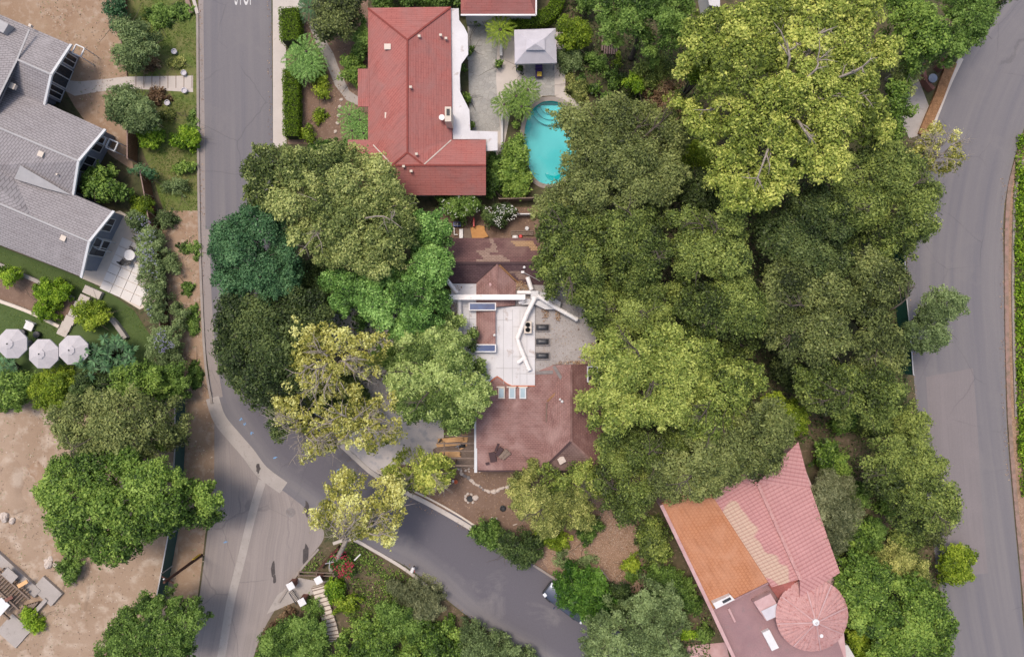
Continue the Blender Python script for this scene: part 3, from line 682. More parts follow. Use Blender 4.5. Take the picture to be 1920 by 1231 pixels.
# pavements and paths
tag(band([(1930,245),(1904,330),(1896,400),(1894,520),(1896,660),(1900,800),(1911,930),(1924,1080),(1938,1230)], .9, .0, .06, 'dirt_verge', M['straw']), kind='structure')
sheet('pavement', [(511,-200),(540,-200),(560,0),(572,10),(548,30),(536,70),(537,270),(512,280)], .010, M['concrete_light'])
sheet('dirt_yard', [(60,-100),(235,-100),(240,100),(243,255),(250,320),(205,290),(140,200),(60,60),(0,30),(0,-100)], .004, M['dirt'])
sheet('lawn', [(232,-200),(371,-200),(371,170),(373,400),(310,405),(286,330),(250,240),(236,120)], .004, M['lawn'])
sheet('verge_dirt', [(300,395),(374,395),(379,560),(386,680),(402,768),(402,930),(385,1000),(372,1110),(352,1231),(330,1350),(300,1300),(330,1100),(340,900),(335,740),(318,600)], .005, M['dirt'])
sheet('dirt_lot', [(-400,740),(120,745),(335,745),(340,900),(330,1100),(340,1235),(340,1500),(-400,1500)], .0035, M['pale_dirt'])
sheet('path', [(118,150),(150,153),(200,148),(235,144),(362,142),(362,173),(240,166),(185,172),(140,180),(118,168)], .010, M['concrete_light'])
sheet('garden_path', [(586,38),(598,40),(612,78),(625,100),(640,140),(655,170),(672,182),(672,198),(650,188),(628,160),(608,110),(592,80),(580,50)], .010, M['concrete'])
sheet('garden_bed', [(540,30),(690,0),(690,270),(540,270)], .003, M['yard_dirt'])
sheet('courtyard', [(876,36),(942,40),(942,60),(1060,60),(1060,176),(1040,179),(1018,180),(998,192),(985,205),(965,170),(940,300),(885,248)], .0075, M['concrete_light'])
sheet('stone_path', [(1040,180),(1062,174),(1080,188),(1098,214),(1090,222),(1072,200),(1055,189)], .0085, M['concrete_light'])
sheet('courtyard_paving', [(879,42),(935,42),(930,150),(938,245),(882,247),(880,210),(878,120)], .012, M['flag'])
sheet('gazebo_paving', [(985,122),(1040,122),(1040,180),(1010,178),(985,140)], .012, M['flag'])
sheet('side_yard', [(820,388),(1010,388),(1030,450),(820,450)], .004, M['yard_dirt'])
sheet('front_yard', [(800,865),(960,870),(1200,880),(1210,1100),(1120,1120),(1045,1088),(884,1000),(796,946),(716,902),(730,870)], .004, M['yard_dirt'])
sheet('mulch_slope', [(1010,1040),(1060,1010),(1110,1000),(1130,950),(1195,960),(1200,1110),(1160,1110),(1090,1090),(1030,1070)], .007, M['straw'])
sheet('patio', [(560,640),(640,560),(700,560),(860,610),(865,760),(832,800),(832,862),(800,868),(735,872),(704,893),(632,838),(584,783)], .006, M['patio'])
sheet('west_lawn', [(-200,430),(0,462),(80,492),(150,520),(200,545),(250,580),(290,640),(290,720),(150,720),(-200,720)], .004, M['turf'])
sheet('planting_bed', [(-20,484),(40,510),(90,537),(146,566),(120,604),(60,582),(0,560),(-30,552)], .0052, M['yard_dirt'])
sheet('east_bank', [(1440,740),(1740,740),(1770,1100),(1790,1300),(1180,1300),(1200,900)], .003, M['garden'])
sheet('south_garden', [(622,1022),(700,1032),(760,1068),(850,1137),(905,1178),(1010,1240),(1240,1450),(420,1450),(476,1231),(490,1180),(523,1130),(560,1075),(600,1030)], .005, M['garden'])
sheet('drive', [(520,1115),(560,1082),(600,1090),(625,1085),(620,1100),(575,1118),(520,1142),(500,1150)], .010, M['concrete'])
sheet('deck', [(150,520),(196,540),(262,580),(300,560),(305,520),(290,470),(250,410),(225,395),(205,400)], .006, M['cream'])
sheet('drive', [(1690,140),(1722,148),(1742,200),(1728,252),(1705,260),(1690,230)], .010, M['concrete'])
sheet('pink_patio', [(1290,1210),(1360,1203),(1375,1260),(1280,1260)], .008, M['pink_wall'])

# road paint and stains
cu = bpy.data.curves.new('stop_text', 'FONT'); cu.body = "STOP"; cu.size = 1; cu.align_x = 'CENTER'; cu.align_y = 'BOTTOM_BASELINE'
cuo = bpy.data.objects.new('stop_text', cu); COL.objects.link(cuo); bpy.context.view_layer.update()
tm = bpy.data.meshes.new_from_object(cuo.evaluated_get(bpy.context.evaluated_depsgraph_get())); bpy.data.objects.remove(cuo)
xs = [v.co.x for v in tm.vertices]; ys = [v.co.y for v in tm.vertices]; wx = max(xs) - min(xs); wy = max(ys) - min(ys)
to = bpy.data.objects.new('road_lettering', tm); tm.materials.append(M['white_line']); COL.objects.link(to)
p = W(457.5, 9.5, 0); to.location = (p.x, p.y, .0185); to.scale = (1.75 / wx, 2.4 / wy, 1)
tag(to, 'white painted letters reading STOP on the road at the top edge', 'road marking')
mk = MB()
for (x, y, s) in [(451,786,5),(458,795,4),(471,812,5),(515,858,5),(422,1016,5),(382,1165,4),(632,882,5)]:
    c = W(x, y, 0); mk.box((c.x, c.y, .0235), (s * .05, .10, .002), random.uniform(0, 3)); mk.box((c.x + .12, c.y + .08, .0262), (.06, s * .05, .002), random.uniform(0, 3))
tag(mk.build('survey_marks', M['blue_paint']), kind='structure')
st_ = MB()
for (x, y, a, b) in [(576,952,5,14),(512,1065,4,16),(515,1085,3,8),(484,878,4,9),(573,1040,5,20)]:
    st_.sheet(P2(blobpoly(x, y, a, b, 12, .3)), .0245)
tag(st_.build('road_stains', M['stain']), kind='structure')
mh = W(545, 960, 0)
tag(MB().lathe((mh.x, mh.y, .012), [(.45, 0), (.45, .012), (.36, .012), (.34, .008)], 24).build('manhole_cover', M['rock_grey'], origin=None), 'round grey manhole cover set in the side street', 'manhole cover')

# pool
pool = empty('swimming_pool', W(1033, 265, 0), 'oval turquoise swimming pool with pale stone coping beside the gazebo', 'pool')
bas = MB(); n = len(pp); ins = inset(pp, .5); ins2 = inset(pp, 1.0)
def zfl(y): return -1.0 - .6 * max(0, min(1, (W(0,200,0).y - y) / 6))
area = sum(pp[i][0] * pp[(i + 1) % n][1] - pp[(i + 1) % n][0] * pp[i][1] for i in range(n)); ppo = pp if area > 0 else pp[::-1]
bas.add([(p[0], p[1], .03) for p in ppo] + [(p[0], p[1], zfl(p[1]) + .25) for p in ppo] + [(p[0], p[1], zfl(p[1])) for p in ins],
        [(i, n + i, n + (i + 1) % n, (i + 1) % n) for i in range(n)] + [(n + i, 2 * n + i, 2 * n + (i + 1) % n, n + (i + 1) % n) for i in range(n)] + [tuple(2 * n + i for i in range(n))])
bas.build('basin', M['plaster'], pool)
c = W(1037, 322, -1.5); MB().lathe((c.x, c.y, -1.62), [(.85, 0), (.8, .07), (.1, .06)], 24).build('teal_disc', M['teal_plaster'], pool)  # darker teal disc laid on the pool floor
for x in (1026, 1040): c2 = W(x, 325, -1.5); MB().lathe((c2.x, c2.y, -1.54), [(.09, 0), (.09, .03)], 12).build('drain', M['board'], pool)
stp = MB(); c = W(1033, 192, 0)
for k, r in enumerate((1.9, 1.45, 1.0)):
    pts = [(c.x + r * math.cos(a), c.y + r * math.sin(a)) for a in np.linspace(math.pi * 1.06, math.pi * 1.94, 16)]
    stp.prism(pts, -1.0, -.75 + .2 * k)
stp.build('steps', M['plaster'], pool)
MB().sheet([(p[0], p[1]) for p in inset(pp, -.02)], -.12).build('water', M['water'], pool)
tl_ = MB(); i1 = inset(pp, .012)
tl_.add([(p[0], p[1], .03) for p in i1] + [(p[0], p[1], -.3) for p in i1], [(i, n + i, n + (i + 1) % n, (i + 1) % n) for i in range(n)])
tl_.build('waterline_tiles', M['teal_plaster'], pool)
cop = MB(); o1 = inset(pp, -.42); a1 = ppo
cop.add([(p[0], p[1], .07) for p in ppo] + [(p[0], p[1], .07) for p in o1] + [(p[0], p[1], 0) for p in o1] + [(p[0], p[1], -.1) for p in ppo],
        [(i, (i + 1) % n, n + (i + 1) % n, n + i) for i in range(n)] + [(n + i, n + (i + 1) % n, 2 * n + (i + 1) % n, 2 * n + i) for i in range(n)] + [(3 * n + i, 3 * n + (i + 1) % n, (i + 1) % n, i) for i in range(n)])
cop.build('coping', M['kerb'], pool)

# ================================================================== BUILDINGS
def boxpx(m, x0, y0, x1, y1, z0, z1):
    a = W(x0, y0, z1); b = W(x1, y1, z1); m.box(((a.x + b.x) / 2, (a.y + b.y) / 2, (z0 + z1) / 2), (abs(b.x - a.x), abs(a.y - b.y), z1 - z0)); return m
def skylight(par, x0, y0, x1, y1, z, frame, glass, t=.09, hgt=.28, rot=0.0, dome=False):
    a = W(x0, y0, z + hgt); b = W(x1, y1, z + hgt); cx, cy = (a.x + b.x) / 2, (a.y + b.y) / 2; w, h = abs(b.x - a.x), abs(a.y - b.y)
    m = MB(); ca, sa = math.cos(rot), math.sin(rot)
    for dx, dy, sx, sy in ((0, h / 2 - t / 2, w, t), (0, -h / 2 + t / 2, w, t), (w / 2 - t / 2, 0, t, h - 2 * t), (-w / 2 + t / 2, 0, t, h - 2 * t)):
        m.box((cx + dx * ca - dy * sa, cy + dx * sa + dy * ca, z + hgt / 2 - .3), (sx, sy, hgt + .6), rot)
    f = m.build('skylight', frame, par)
    g = MB()
    if dome:
        n = 8; vs = []; fs = []
        for i in range(n + 1):
            for j in range(n + 1):
                u, v = i / n - .5, j / n - .5; vs.append((cx + u * (w - 2 * t), cy + v * (h - 2 * t), z + hgt - .05 + .16 * (1 - (2 * u) ** 4) * (1 - (2 * v) ** 4)))
        fs = [(i * (n + 1) + j, (i + 1) * (n + 1) + j, (i + 1) * (n + 1) + j + 1, i * (n + 1) + j + 1) for i in range(n) for j in range(n)]
        g.add(vs, fs); g.build('glass', glass, f, smooth=True)
    else:
        g.box((cx, cy, z + hgt - .04), (w - 2 * t, h - 2 * t, .03), rot); g.build('glass', glass, f)
    return f

# ---------------------------------------------------------------- middle house
H = empty('house', W(985, 690, 0), 'run-down brown and white roofed house with ducts and skylights in the middle', 'house')
ZF = 3.5
roof('roof', [
    RV([(885,704,ZF-.06),(1050,704,ZF-.06),(1025,752,3.27),(1016,881,2.7),(893,881,2.7),(893,720,3.4)]),
    RV([(1050,704,ZF-.06),(1071,690,3.95),(1071,827,3.95),(1025,752,3.27)]),
    RV([(1025,752,3.27),(1071,827,3.95),(1016,881,2.7)]),
    RV([(1037,684,3.46),(1071,690,3.95),(1050,704,ZF-.06)]), RV([(1037,684,3.46),(1071,683,3.95),(1071,690,3.95)]), RV([(1003,697,3.4),(1037,684,3.46),(1050,704,3.44),(1003,704,3.44)])], M['brown_sh'], H)
M['brown_e'] = shingle('dark reddish shingles', (.245, .128, .112), (.20, .105, .094), .17, .3, wear=(.32, .19, .168), wearamt=(.5, .8))
roof('roof', [RV([(1071,683,3.95),(1115,682,2.95),(1134,790,2.8),(1071,827,3.95),(1071,690,3.95)]), RV([(1071,827,3.95),(1134,790,2.8),(1129,881,2.7)])], M['brown_e'], H)
M['brown_hip'] = shingle('greyed hip shingles', (.235, .150, .132), (.19, .122, .11), .2, .3, wear=(.32, .215, .19), wearamt=(.45, .75))
roof('roof', [RV([(1016,881,2.7),(1071,827,3.95),(1129,881,2.7)])], M['brown_hip'], H)
M['brown_n'] = shingle('purple brown shingles', (.200, .108, .100), (.160, .086, .082), .17, .3, wear=(.26, .165, .14), wearamt=(.5, .85))
roof('roof', [RV([(826,446,3.0),(1034,446,3.0),(1034,493,4.45),(826,493,4.45)])], M['brown_n'], H)
roof('roof', [RV([(826,493.2,4.45),(932,493.2,4.45),(893,531,3.45),(826,531,3.35)]), RV([(932,493.2,4.45),(1034,493.2,4.45),(1034,540,3.3),(968,531,3.45)])], M['brown_dark'], H)
roof('roof', [RV([(932,494.5,4.52),(932,575,4.2),(893,575,3.62),(893,531,3.6)]), RV([(932,494.5,4.52),(968,531,3.6),(966,572,3.62),(932,575,4.2)])], M['brown_sh'], H)
roof('roof', [RV([(893,575,3.58),(929,575,3.95),(929,648,3.95),(893,648,3.58)])], M['brown_sh'], H)
WR = [(846,532),(894,532),(894,575),(929,576),(966,574),(1003,574),(1003,722),(958,722),(950,718),(940,709),(932,704),(923,710),(912,721),(846,722),(846,650)]
MB().prism(P2(WR, ZF), ZF - .22, ZF).build('flat_roof', M['white_roof'], H)
GR = [(966,531),(1000,533),(1034,536),(1085,560),(1118,620),(1118,683),(1037,683),(1037,697),(1003.6,697),(1003.6,573.5),(967,573.5)]
MB().prism(P2(GR, ZF - .08), ZF - .35, ZF - .08).build('gravel_roof', M['gravel_roof'], H)
# roll seams on white roofing
sm = MB()
for x in (944, 961, 975, 988): sm.box((W(x, 0, ZF).x, W(0, 650, ZF).y, ZF + .006), (.035, 6.6, .012))
for x in (868, 880): sm.box((W(x, 0, ZF).x, W(0, 610, ZF).y, ZF + .006), (.035, 3.4, .012))
for (x0, x1, y) in ((930,961,600),(961,1002,612),(930,975,690),(961,1002,668),(966,1002,700),(866,892,598),(866,892,575),(866,892,625)):
    a = W(x0, y, ZF); b = W(x1, y, ZF); sm.box(((a.x + b.x) / 2, a.y, ZF + .018), (b.x - a.x, .035, .012))
sm.build('seam', M['ridge_grey'], H)
walls(H, P2([(893,704),(1118,690),(1134,790),(1129,881),(893,881)], 2.8), 2.58, M['stucco'], .5)
walls(H, P2([(834,446),(1034,446),(1118,600),(1118,690),(846,722)], 3.0), 2.8, M['stucco'], .35)
# worn shingle patches lying on the north slope (real courses with stepped ends)
def patch_on(name, rows, z_of, mat, dz=.022):
    m = MB()
    for (y0, y1, x0, x1) in rows:
        q = [tuple(W(x, y, z_of(y)) + Vector((0, 0, dz))) for x, y in ((x0, y0), (x0, y1), (x1, y1), (x1, y0))]
        m.add(q, [(0, 1, 2, 3)], [slope_uv(q)])
    return m.build(name, mat, H)
zn = lambda y: 3.0 + (y - 446) / 47 * 1.45
patch_on('shingle_patch', [(451.5,454.5,958,1000),(454.5,458,962,1001),(458,461.8,966,1004),(461.8,465,992,1007),(465,469.8,995,1012)], zn, M['tan_sh'])
patch_on('shingle_patch', [(447,451,917,925),(451,456,919,926),(456,460.5,922,930),(460.5,465,920,932),(465,469,910,930),(469,473,893,934),(473,478,898,918),(478,482,903,944),(482,486,906,950),(486,490.5,893,956)], zn, M['tan_worn'])
zs = lambda y: 4.45 - (y - 493.2) / 40 * 1.05
patch_on('shingle_patch', [(508.5,512,955,980),(512,516,966,984),(516,520,968,990),(520,524,972,996)], zs, M['tan_worn'], .03)
# cream valley flashings and ridge caps
def capline(name, pts, w, mat, lift=.04, par=None, h=.05):
    m = MB()
    q = [W(*p) + Vector((0, 0, lift)) for p in pts]
    for a, b in zip(q[:-1], q[1:]): m.beam(a, b, w, h)
    return m.build(name, mat, par or H)
capline('flashing', [(936,497,4.47),(966,525,3.7),(972,530,3.5)], .16, M['rust_leaf'])
capline('flashing', [(1038,686,3.5),(1058,718,3.45)], .28, M['rock_grey'], .1)
capline('flashing', [(1060,716,3.5),(1042,736,3.42),(1026,752,3.3)], .14, M['rust_leaf'], .07)
capline('flashing', [(1025,755,3.27),(1024,790,3.2)], .1, M['tan_worn'], .05)
capline('flashing', [(1004,699,ZF),(1037,697,ZF)], .3, M['rock_grey'], .0)
capline('ridge_cap', [(827,493,4.46),(1033,493,4.46)], .2, M['brown_dark'], .03)
capline('ridge_cap', [(1071,692,3.96),(1071,827,3.96),(1128,880,2.72)], .2, M['brown_sh'], .02)
capline('ridge_cap', [(1071,827,3.96),(1018,879,2.75)], .2, M['brown_dark'], .02)
capline('gutter', [(892,762,2.75),(892,885,2.75)], .26, M['trim'], .06, h=.14)
capline('gutter', [(896,882.5,2.66),(1014,882.5,2.66)], .12, M['brown_dark'], .0, h=.1)
capline('flashing', [(882,723,ZF),(912,722,ZF),(932,705,ZF),(951,719,ZF),(960,723,ZF),(1003,723,ZF)], .06, M['orange'], -.02)
# rooftop leaf drifts
def drift(shapes, z, mat='litter', n=90, leaf=.13): 
    V = []; T = []
    for sh in shapes:
        poly = poly_of(sh, z); p = np.array(poly); bb = p.max(0) - p.min(0); k = int(n * bb[0] * bb[1]) + 4
        q = rng.uniform(p.min(0), p.max(0), (k, 2)); q = q[inpoly(q, poly)]; k = len(q)
        pos = np.column_stack([q, z + rng.uniform(.01, .07, k)]); nr = unit(k) * .4 + np.array([0, 0, 1.]); ax = np.cross(nr, unit(k)); ln = leaf * rng.uniform(.5, 1.3, k)
        V.append(cards(pos, ax, nr, ln, ln * .6)); T.append(rng.random(k))
    o = bpy.data.objects.new('leaf_litter', fast_mesh('leaf_litter', np.vstack(V), 4, np.concatenate(T), M[mat])); COL.objects.link(o)
    return tag(o, 'rust coloured fallen leaves lying along the edges of the roofs', 'leaf litter', kind='stuff')
drift([(978,540,12,9),(972,530,8,6),(1046,590,5,14),(1024,586,5,10),(1095,679,24,4),(1115,720,3,34),(1112,660,6,20)], 3.56, n=170, leaf=.12)
drift([(975,535,12,8),(1020,590,5,14),(1046,592,4,10),(1012,568,20,4),(1075,680,36,3.5),(1100,670,16,5),(855,540,14,5),(850,580,6,18),(1108,730,3,30)], 3.6)
drift([(1060,620,50,60),(1040,650,30,40)], 3.44, n=9, leaf=.08)
skylight(H, 879, 567, 930, 582, ZF + .42, M['board'], M['blue_glass'])
skylight(H, 879, 645, 930, 660, ZF + .42, M['board'], M['blue_glass'])
for y in (607, 633.5, 660): skylight(H, 1003.8, y, 1030.5, y + 13.5, ZF, M['rock_grey'], M['metal_dark'], .07, .2, dome=True)
for i, x in enumerate((934, 954, 974)):
    skylight(H, x, 726, x + 12.5, 747, 3.42, (M['cream'], M['trim'], M['trim'])[i], M['sky_glass'], .09, .16)
hb = MB()
for x0, x1 in ((931, 946), (950, 968), (972, 989)): boxpx(hb, x0, 724, x1, 726.5, 3.35, 3.66)
hb.build('skylight_header', M['cream'], H)
s = skylight(H, 1101, 686, 1121, 716, 3.3, M['trim'], M['glass'], .1, .3)
a = W(1111, 698, 3.6); MB().box((a.x, a.y, 3.58), (.95, .08, .05)).build('glazing_bar', M['trim'], s)
# ducts
D = M['duct']
dm = MB(); a = W(842, 557, 4.75); b = W(985, 557, 4.75); dm.beam((a.x, a.y, 4.72), (b.x, b.y, 4.72), .46, .36)
for x in (860, 880, 905, 930, 955): q = W(x, 557, 4.75); dm.box((q.x, q.y, 4.72), (.04, .5, .4))
dm.build('duct', D, H, bevel=.03)
def duct(pts, r): 
    q = [W(*p) for p in pts]; m = MB(); m.tube(q, r, 10)
    for a, b in zip(q[:-1], q[1:]):
        L = (b - a).length
        for k in range(1, int(L / 1.1) + 1):
            c = a.lerp(b, min(.98, k * 1.1 / L)); d = (b - a).normalized() * .03; m.tube([c - d, c + d], r * 1.14, 10)
    return m.build('duct', D, H, smooth=False)
duct([(834,520,4.5),(857,549,4.2)], .19); duct([(861,561,4.0),(861.5,600,3.85)], .20)
duct([(1004,556,4.5),(987,590,4.2),(970,634,3.95),(975,650,3.9),(993,694,3.8)], .21)
duct([(982,671,3.85),(972,679,3.8),(972,679,3.4)], .17)
duct([(1008,554,4.6),(1040,575,4.4),(1083,599,4.2)], .19)
duct([(989,519,4.3),(997,543,4.2)], .19)
duct([(970,548,4.0),(1000,548,4.1)], .17); duct([(974,567,4.0),(984,563,4.3)], .17)
# supports
sp = MB()
for (x, y, z) in ((872,557,4.6),(905,557,4.6),(1040,575,4.2),(1070,592,4.1),(972,634,3.8),(985,672,3.7)):
    q = W(x, y, z); MB().box((q.x, q.y, (3.4 + z) / 2), (.06, .06, z - 3.3)).build('duct_support', M['sheet_metal'], H)
pl = MB(); boxpx(pl, 995, 545, 1010, 561, 3.4, 4.5); boxpx(pl, 978, 560, 1002, 571, 3.4, 4.1); pl.build('plenum', M['sheet_metal'], H, bevel=.02)
pm = MB(); pm.prism(P2([(1008,546),(1024,548),(1052,566),(1050,580),(1022,580),(1002,570),(1000,560)], 4.1), 3.3, 4.1); pm.build('rooftop_unit', M['sheet_metal'], H, bevel=.03)
hv = MB(); boxpx(hv, 982.5, 602, 997, 625, 3.45, 4.15); hvo = hv.build('condenser', M['cream'], H, bevel=.03)
for y in (608.5, 618):
    q = W(989.7, y, 4.16); MB().lathe((q.x, q.y, 4.14), [(.22, 0), (.22, .04), (.17, .04), (.16, .01), (.05, .01), (.04, .05)], 16).build('fan', M['black'], hvo)
# vents
for (x, y, z, r) in ((921,533,4.0,.2),(927,628,3.9,.11),(976,561,4.1,.15),(983,501,4.35,.12),(1054,752,3.9,.12),(1050,748,3.9,.1)):
    q = W(x, y, z); MB().lathe((q.x, q.y, z - .3), [(r * .6, 0), (r * .6, .3), (r, .32), (r, .4), (r * .4, .46)], 12).build('vent_cap', M['pink_wall'] if r > .15 else M['board'], H)
q = W(980, 510, 4.1); MB().box((q.x, q.y, 4.15), (.28, .2, .12)).build('vent_cap', M['board'], H)
capline('cable', [(982,511,4.2),(1000,520,3.9),(1012,527,3.8)], .03, M['trim'], .1, h=.03)
# shingle fragments lying on the low slope
for i, (x, y, w, h, r, t) in enumerate([(924,856,.55,.85,.2,.10),(936,846,.35,.85,-.6,.16),(944,850,.3,1.0,-.75,.2),(949,853,.28,.9,-.85,.12),(932,838,.18,.75,-.35,.08),(914,868,.3,.22,.3,.05)]):
    z = 2.85 + .12; q = W(x, y, z); m = MB()
    for k in range(3): m.box((random.uniform(-.02, .02), random.uniform(-.02, .02), k * t / 3 + .02), (w, h, t / 3), random.uniform(-.05, .05))
    o = m.build('roof_debris', M['brown_dark'] if i not in (2, 3) else M['wood']); o.location = (q.x, q.y, z - .1 + .004 * i + .1); o.rotation_euler = (.08, 0, r)
    tag(o, ['dark broken shingle stack at the left of the debris on the low slope', 'dark upright shingle bundle between two boards in the roof debris', 'longest weathered grey board in the roof debris', 'short weathered board at the right of the roof debris', 'narrow curled shingle strip pointing up out of the debris', 'tiny dark shingle scrap left below the debris pile'][i], 'roof debris', 'loose shingles and boards on the low slope')
q = W(1053, 862, 3.3); o = MB().box((0, 0, 0), (.62, .6, .03)).box((.08, .3, .03), (.3, .2, .02), .4).build('roof_flashing_sheet', M['rock']); o.location = (q.x, q.y, 3.42); o.rotation_euler = (-.55, 0, .5)
tag(o, 'pale square sheet lying on the triangular south hip of the roof', 'metal sheet')

# ---------------------------------------------------------------- pergola beams and lumber beside the house
PG = empty('pergola', W(856, 838, 0), 'open pergola of weathered beams over lumber beside the brown roof', 'pergola')
for y, x0 in ((802.5, 850), (817, 835), (830.5, 819), (844.5, 818), (858, 818), (872, 848)):
    a = W(x0, y, 2.75); b = W(890, y, 2.75); MB().beam(a, b, .13, .16).build('beam', M['wood'], PG)
for x in (833,): a = W(x, 828, 2.6); b = W(x, 862, 2.6); MB().beam(a, b, .09, .12).build('crossbeam', M['wood'], PG)
for x, y in ((822, 831), (822, 858), (852, 872)): q = W(x, y, 2.6); MB().box((q.x, q.y, 1.3), (.13, .13, 2.6)).build('post', M['wood'], PG)
MB().prism(P2([(812,842),(889,800),(889,876),(850,878),(812,862)], .2), 0, .2).build('terrace', M['wood']); tag(bpy.data.objects['terrace'], 'low weathered board terrace under the pergola beams', 'terrace')
lum = [(845,825,2.45,.42,.09,.55),(843,833,2.4,.30,.08,.38),(838,851,1.25,.52,-.04,.5),(853,852,1.0,.55,.0,.62),(872,822,.42,.7,.02,.45),(866,840,1.1,.16,.6,.3)]
labs = ['long top pile of tan planks under the pergola', 'tan planks directly below the top pile under the pergola', 'lower left tan plank stack under the pergola', 'thick lower right tan plank stack under the pergola', 'short upright tan planks beside the white gutter', 'single loose tan plank lying askew under the pergola']
for i, (x, y, w, h, r, z) in enumerate(lum):
    q = W(x, y, z); m = MB(); k = max(1, int(h / .13))
    for j in range(k):
        for l in range(2): m.box((random.uniform(-.06, .06), (j - (k - 1) / 2) * .14, .03 + l * .09), (w, .125, .08), random.uniform(-.015, .015))
    o = m.build('lumber_stack', M['lumber']); o.location = (q.x, q.y, .2 + (.19 if i == 3 else 0)); o.rotation_euler = (0, 0, r); tag(o, labs[i], 'lumber', 'lumber under the pergola')
bag = empty('tool_bag', W(864, 837, .2) , 'black bag with grey tools among the planks', 'tool bag')
q = W(866, 836, .5); MB().tube([(q.x - .25, q.y, .35), (q.x + .05, q.y + .03, .42), (q.x + .3, q.y, .36)], [.12, .2, .13], 10).build('body', M['black'], bag, smooth=True)
MB().beam((q.x - .6, q.y - .1, .5), (q.x - .1, q.y + .12, .5), .05, .05).beam((q.x - .45, q.y + .15, .52), (q.x - .25, q.y - .3, .52), .05, .05).build('tool', M['blue_wall'], bag)

# ---------------------------------------------------------------- red roofed house
RH = empty('house', W(775, 190, 0), 'long red roofed house beside the white patio cover and pool', 'house')
E = 3.0
roof('roof', [RV([(690,15,E),(845,13,E),(764,75,4.35)]), RV([(690,15,E),(764,75,4.35),(764,286,4.35),(735,310,4.3),(690,262,E)]),
              RV([(845,13,E),(848,262,E),(795,310,4.3),(764,286,4.35),(764,75,4.35)]),
              RV([(764,286,4.35),(795,310,4.3),(735,310,4.3)]),
              RV([(652,262,E),(690,262,E),(735,310,4.3),(652,310,4.3)]), RV([(848,262,E),(911,262,E),(911,310,4.3),(795,310,4.3)]),
              RV([(652,310,4.3),(911,310,4.3),(911,366,E),(652,366,E)])], M['red_roof'], RH)
roof('porch_roof', [RV([(671,129,2.65),(692,129,3.1),(692,200,3.1),(671,200,2.65)])], M['red_roof'], RH, .12)
for pts in ([(764,75,4.35),(764,286,4.35)], [(690,16,E),(764,75,4.35)], [(845,14,E),(764,75,4.35)], [(764,286,4.35),(795,310,4.3)], [(764,286,4.35),(735,310,4.3)], [(654,310,4.3),(910,310,4.3)]):
    capline('ridge_cap', pts, .15, M['red_ridge'], .05, RH)
capline('valley_flashing', [(846,263,E),(795,309,4.25)], .1, M['rock'], .06, RH); capline('valley_flashing', [(700,272,3.3),(735,309,4.25)], .1, M['rock'], .06, RH)
walls(RH, P2([(690,15),(845,13),(848,262),(911,262),(911,366),(652,366),(652,262),(690,262)], E), 2.85, M['stucco'], .5)
for i, (x, y, z) in enumerate([(728,90,3.65),(729,218,3.65),(771,165,4.4),(787,70,4.0),(827,68,3.5),(837,74,3.3),(782,290,4.35),(758,313,4.3),(772,322,4.1)]):
    q = W(x, y, z); s_ = .5 if i < 2 else .2
    MB().box((q.x, q.y, z + .12), (s_, s_ * .9, .26)).box((q.x - .02, q.y, z + .27), (s_ * 1.15, s_, .05)).build('roof_vent', M['cream'], RH)
ch = MB(); boxpx(ch, 834, 200, 846, 228, 2.5, 5.0); cho = ch.build('chimney', M['cream'], RH, bevel=.02)
boxpx(MB(), 837, 204, 843, 216, 4.9, 5.08).build('flue', M['black'], cho)
q = W(829, 222, 3.7); MB().lathe((q.x, q.y, 3.5), [(.16, 0), (.16, .4), (.26, .42), (.26, .52)], 12).build('vent_pipe', M['board'], RH)
PC = empty('patio_cover', W(880, 200, 0), 'white wavy edged patio cover along the red roofed house', 'patio cover')
SC = [(844,16),(860,16),(861,38),(870,50),(877,64),(878,102),(865,120),(862,140),(863,172),(872,190),(880,206),(882,245),(933,247),(933,282),(912,283),(912,261),(849,261)]
MB().prism(P2(SC, 2.75), 2.66, 2.75).build('cover', M['white_roof'], PC)
for x, y in ((858, 30), (874, 90), (860, 150), (878, 235), (928, 252), (928, 278)): q = W(x, y, 2.6); MB().box((q.x, q.y, 1.3), (.1, .1, 2.66)).build('post', M['trim'], PC)
# second red roof at top edge
RB = empty('house', W(935, -50, 0), 'red roofed building cut off by the top edge of the photo', 'house')
roof('roof', [RV([(864,27,E),(1004,27,E),(980,-40,4.4),(890,-40,4.4)]), RV([(864,27,E),(890,-40,4.4),(890,-150,4.4),(864,-200,E)]), RV([(1004,27,E),(1004,-200,E),(980,-150,4.4),(980,-40,4.4)]), RV([(890,-40,4.4),(980,-40,4.4),(980,-150,4.4),(890,-150,4.4)]), RV([(890,-150,4.4),(980,-150,4.4),(1004,-200,E),(864,-200,E)])], M['red_roof'], RB)
walls(RB, P2([(864,27),(1004,27),(1004,-200),(864,-200)], E), 2.85, M['stucco'], .35)
capline('gutter', [(864,28.5,2.95),(1005,28.5,2.95),(1006,-100,2.95)], .14, M['board'], .0, RB, .12)
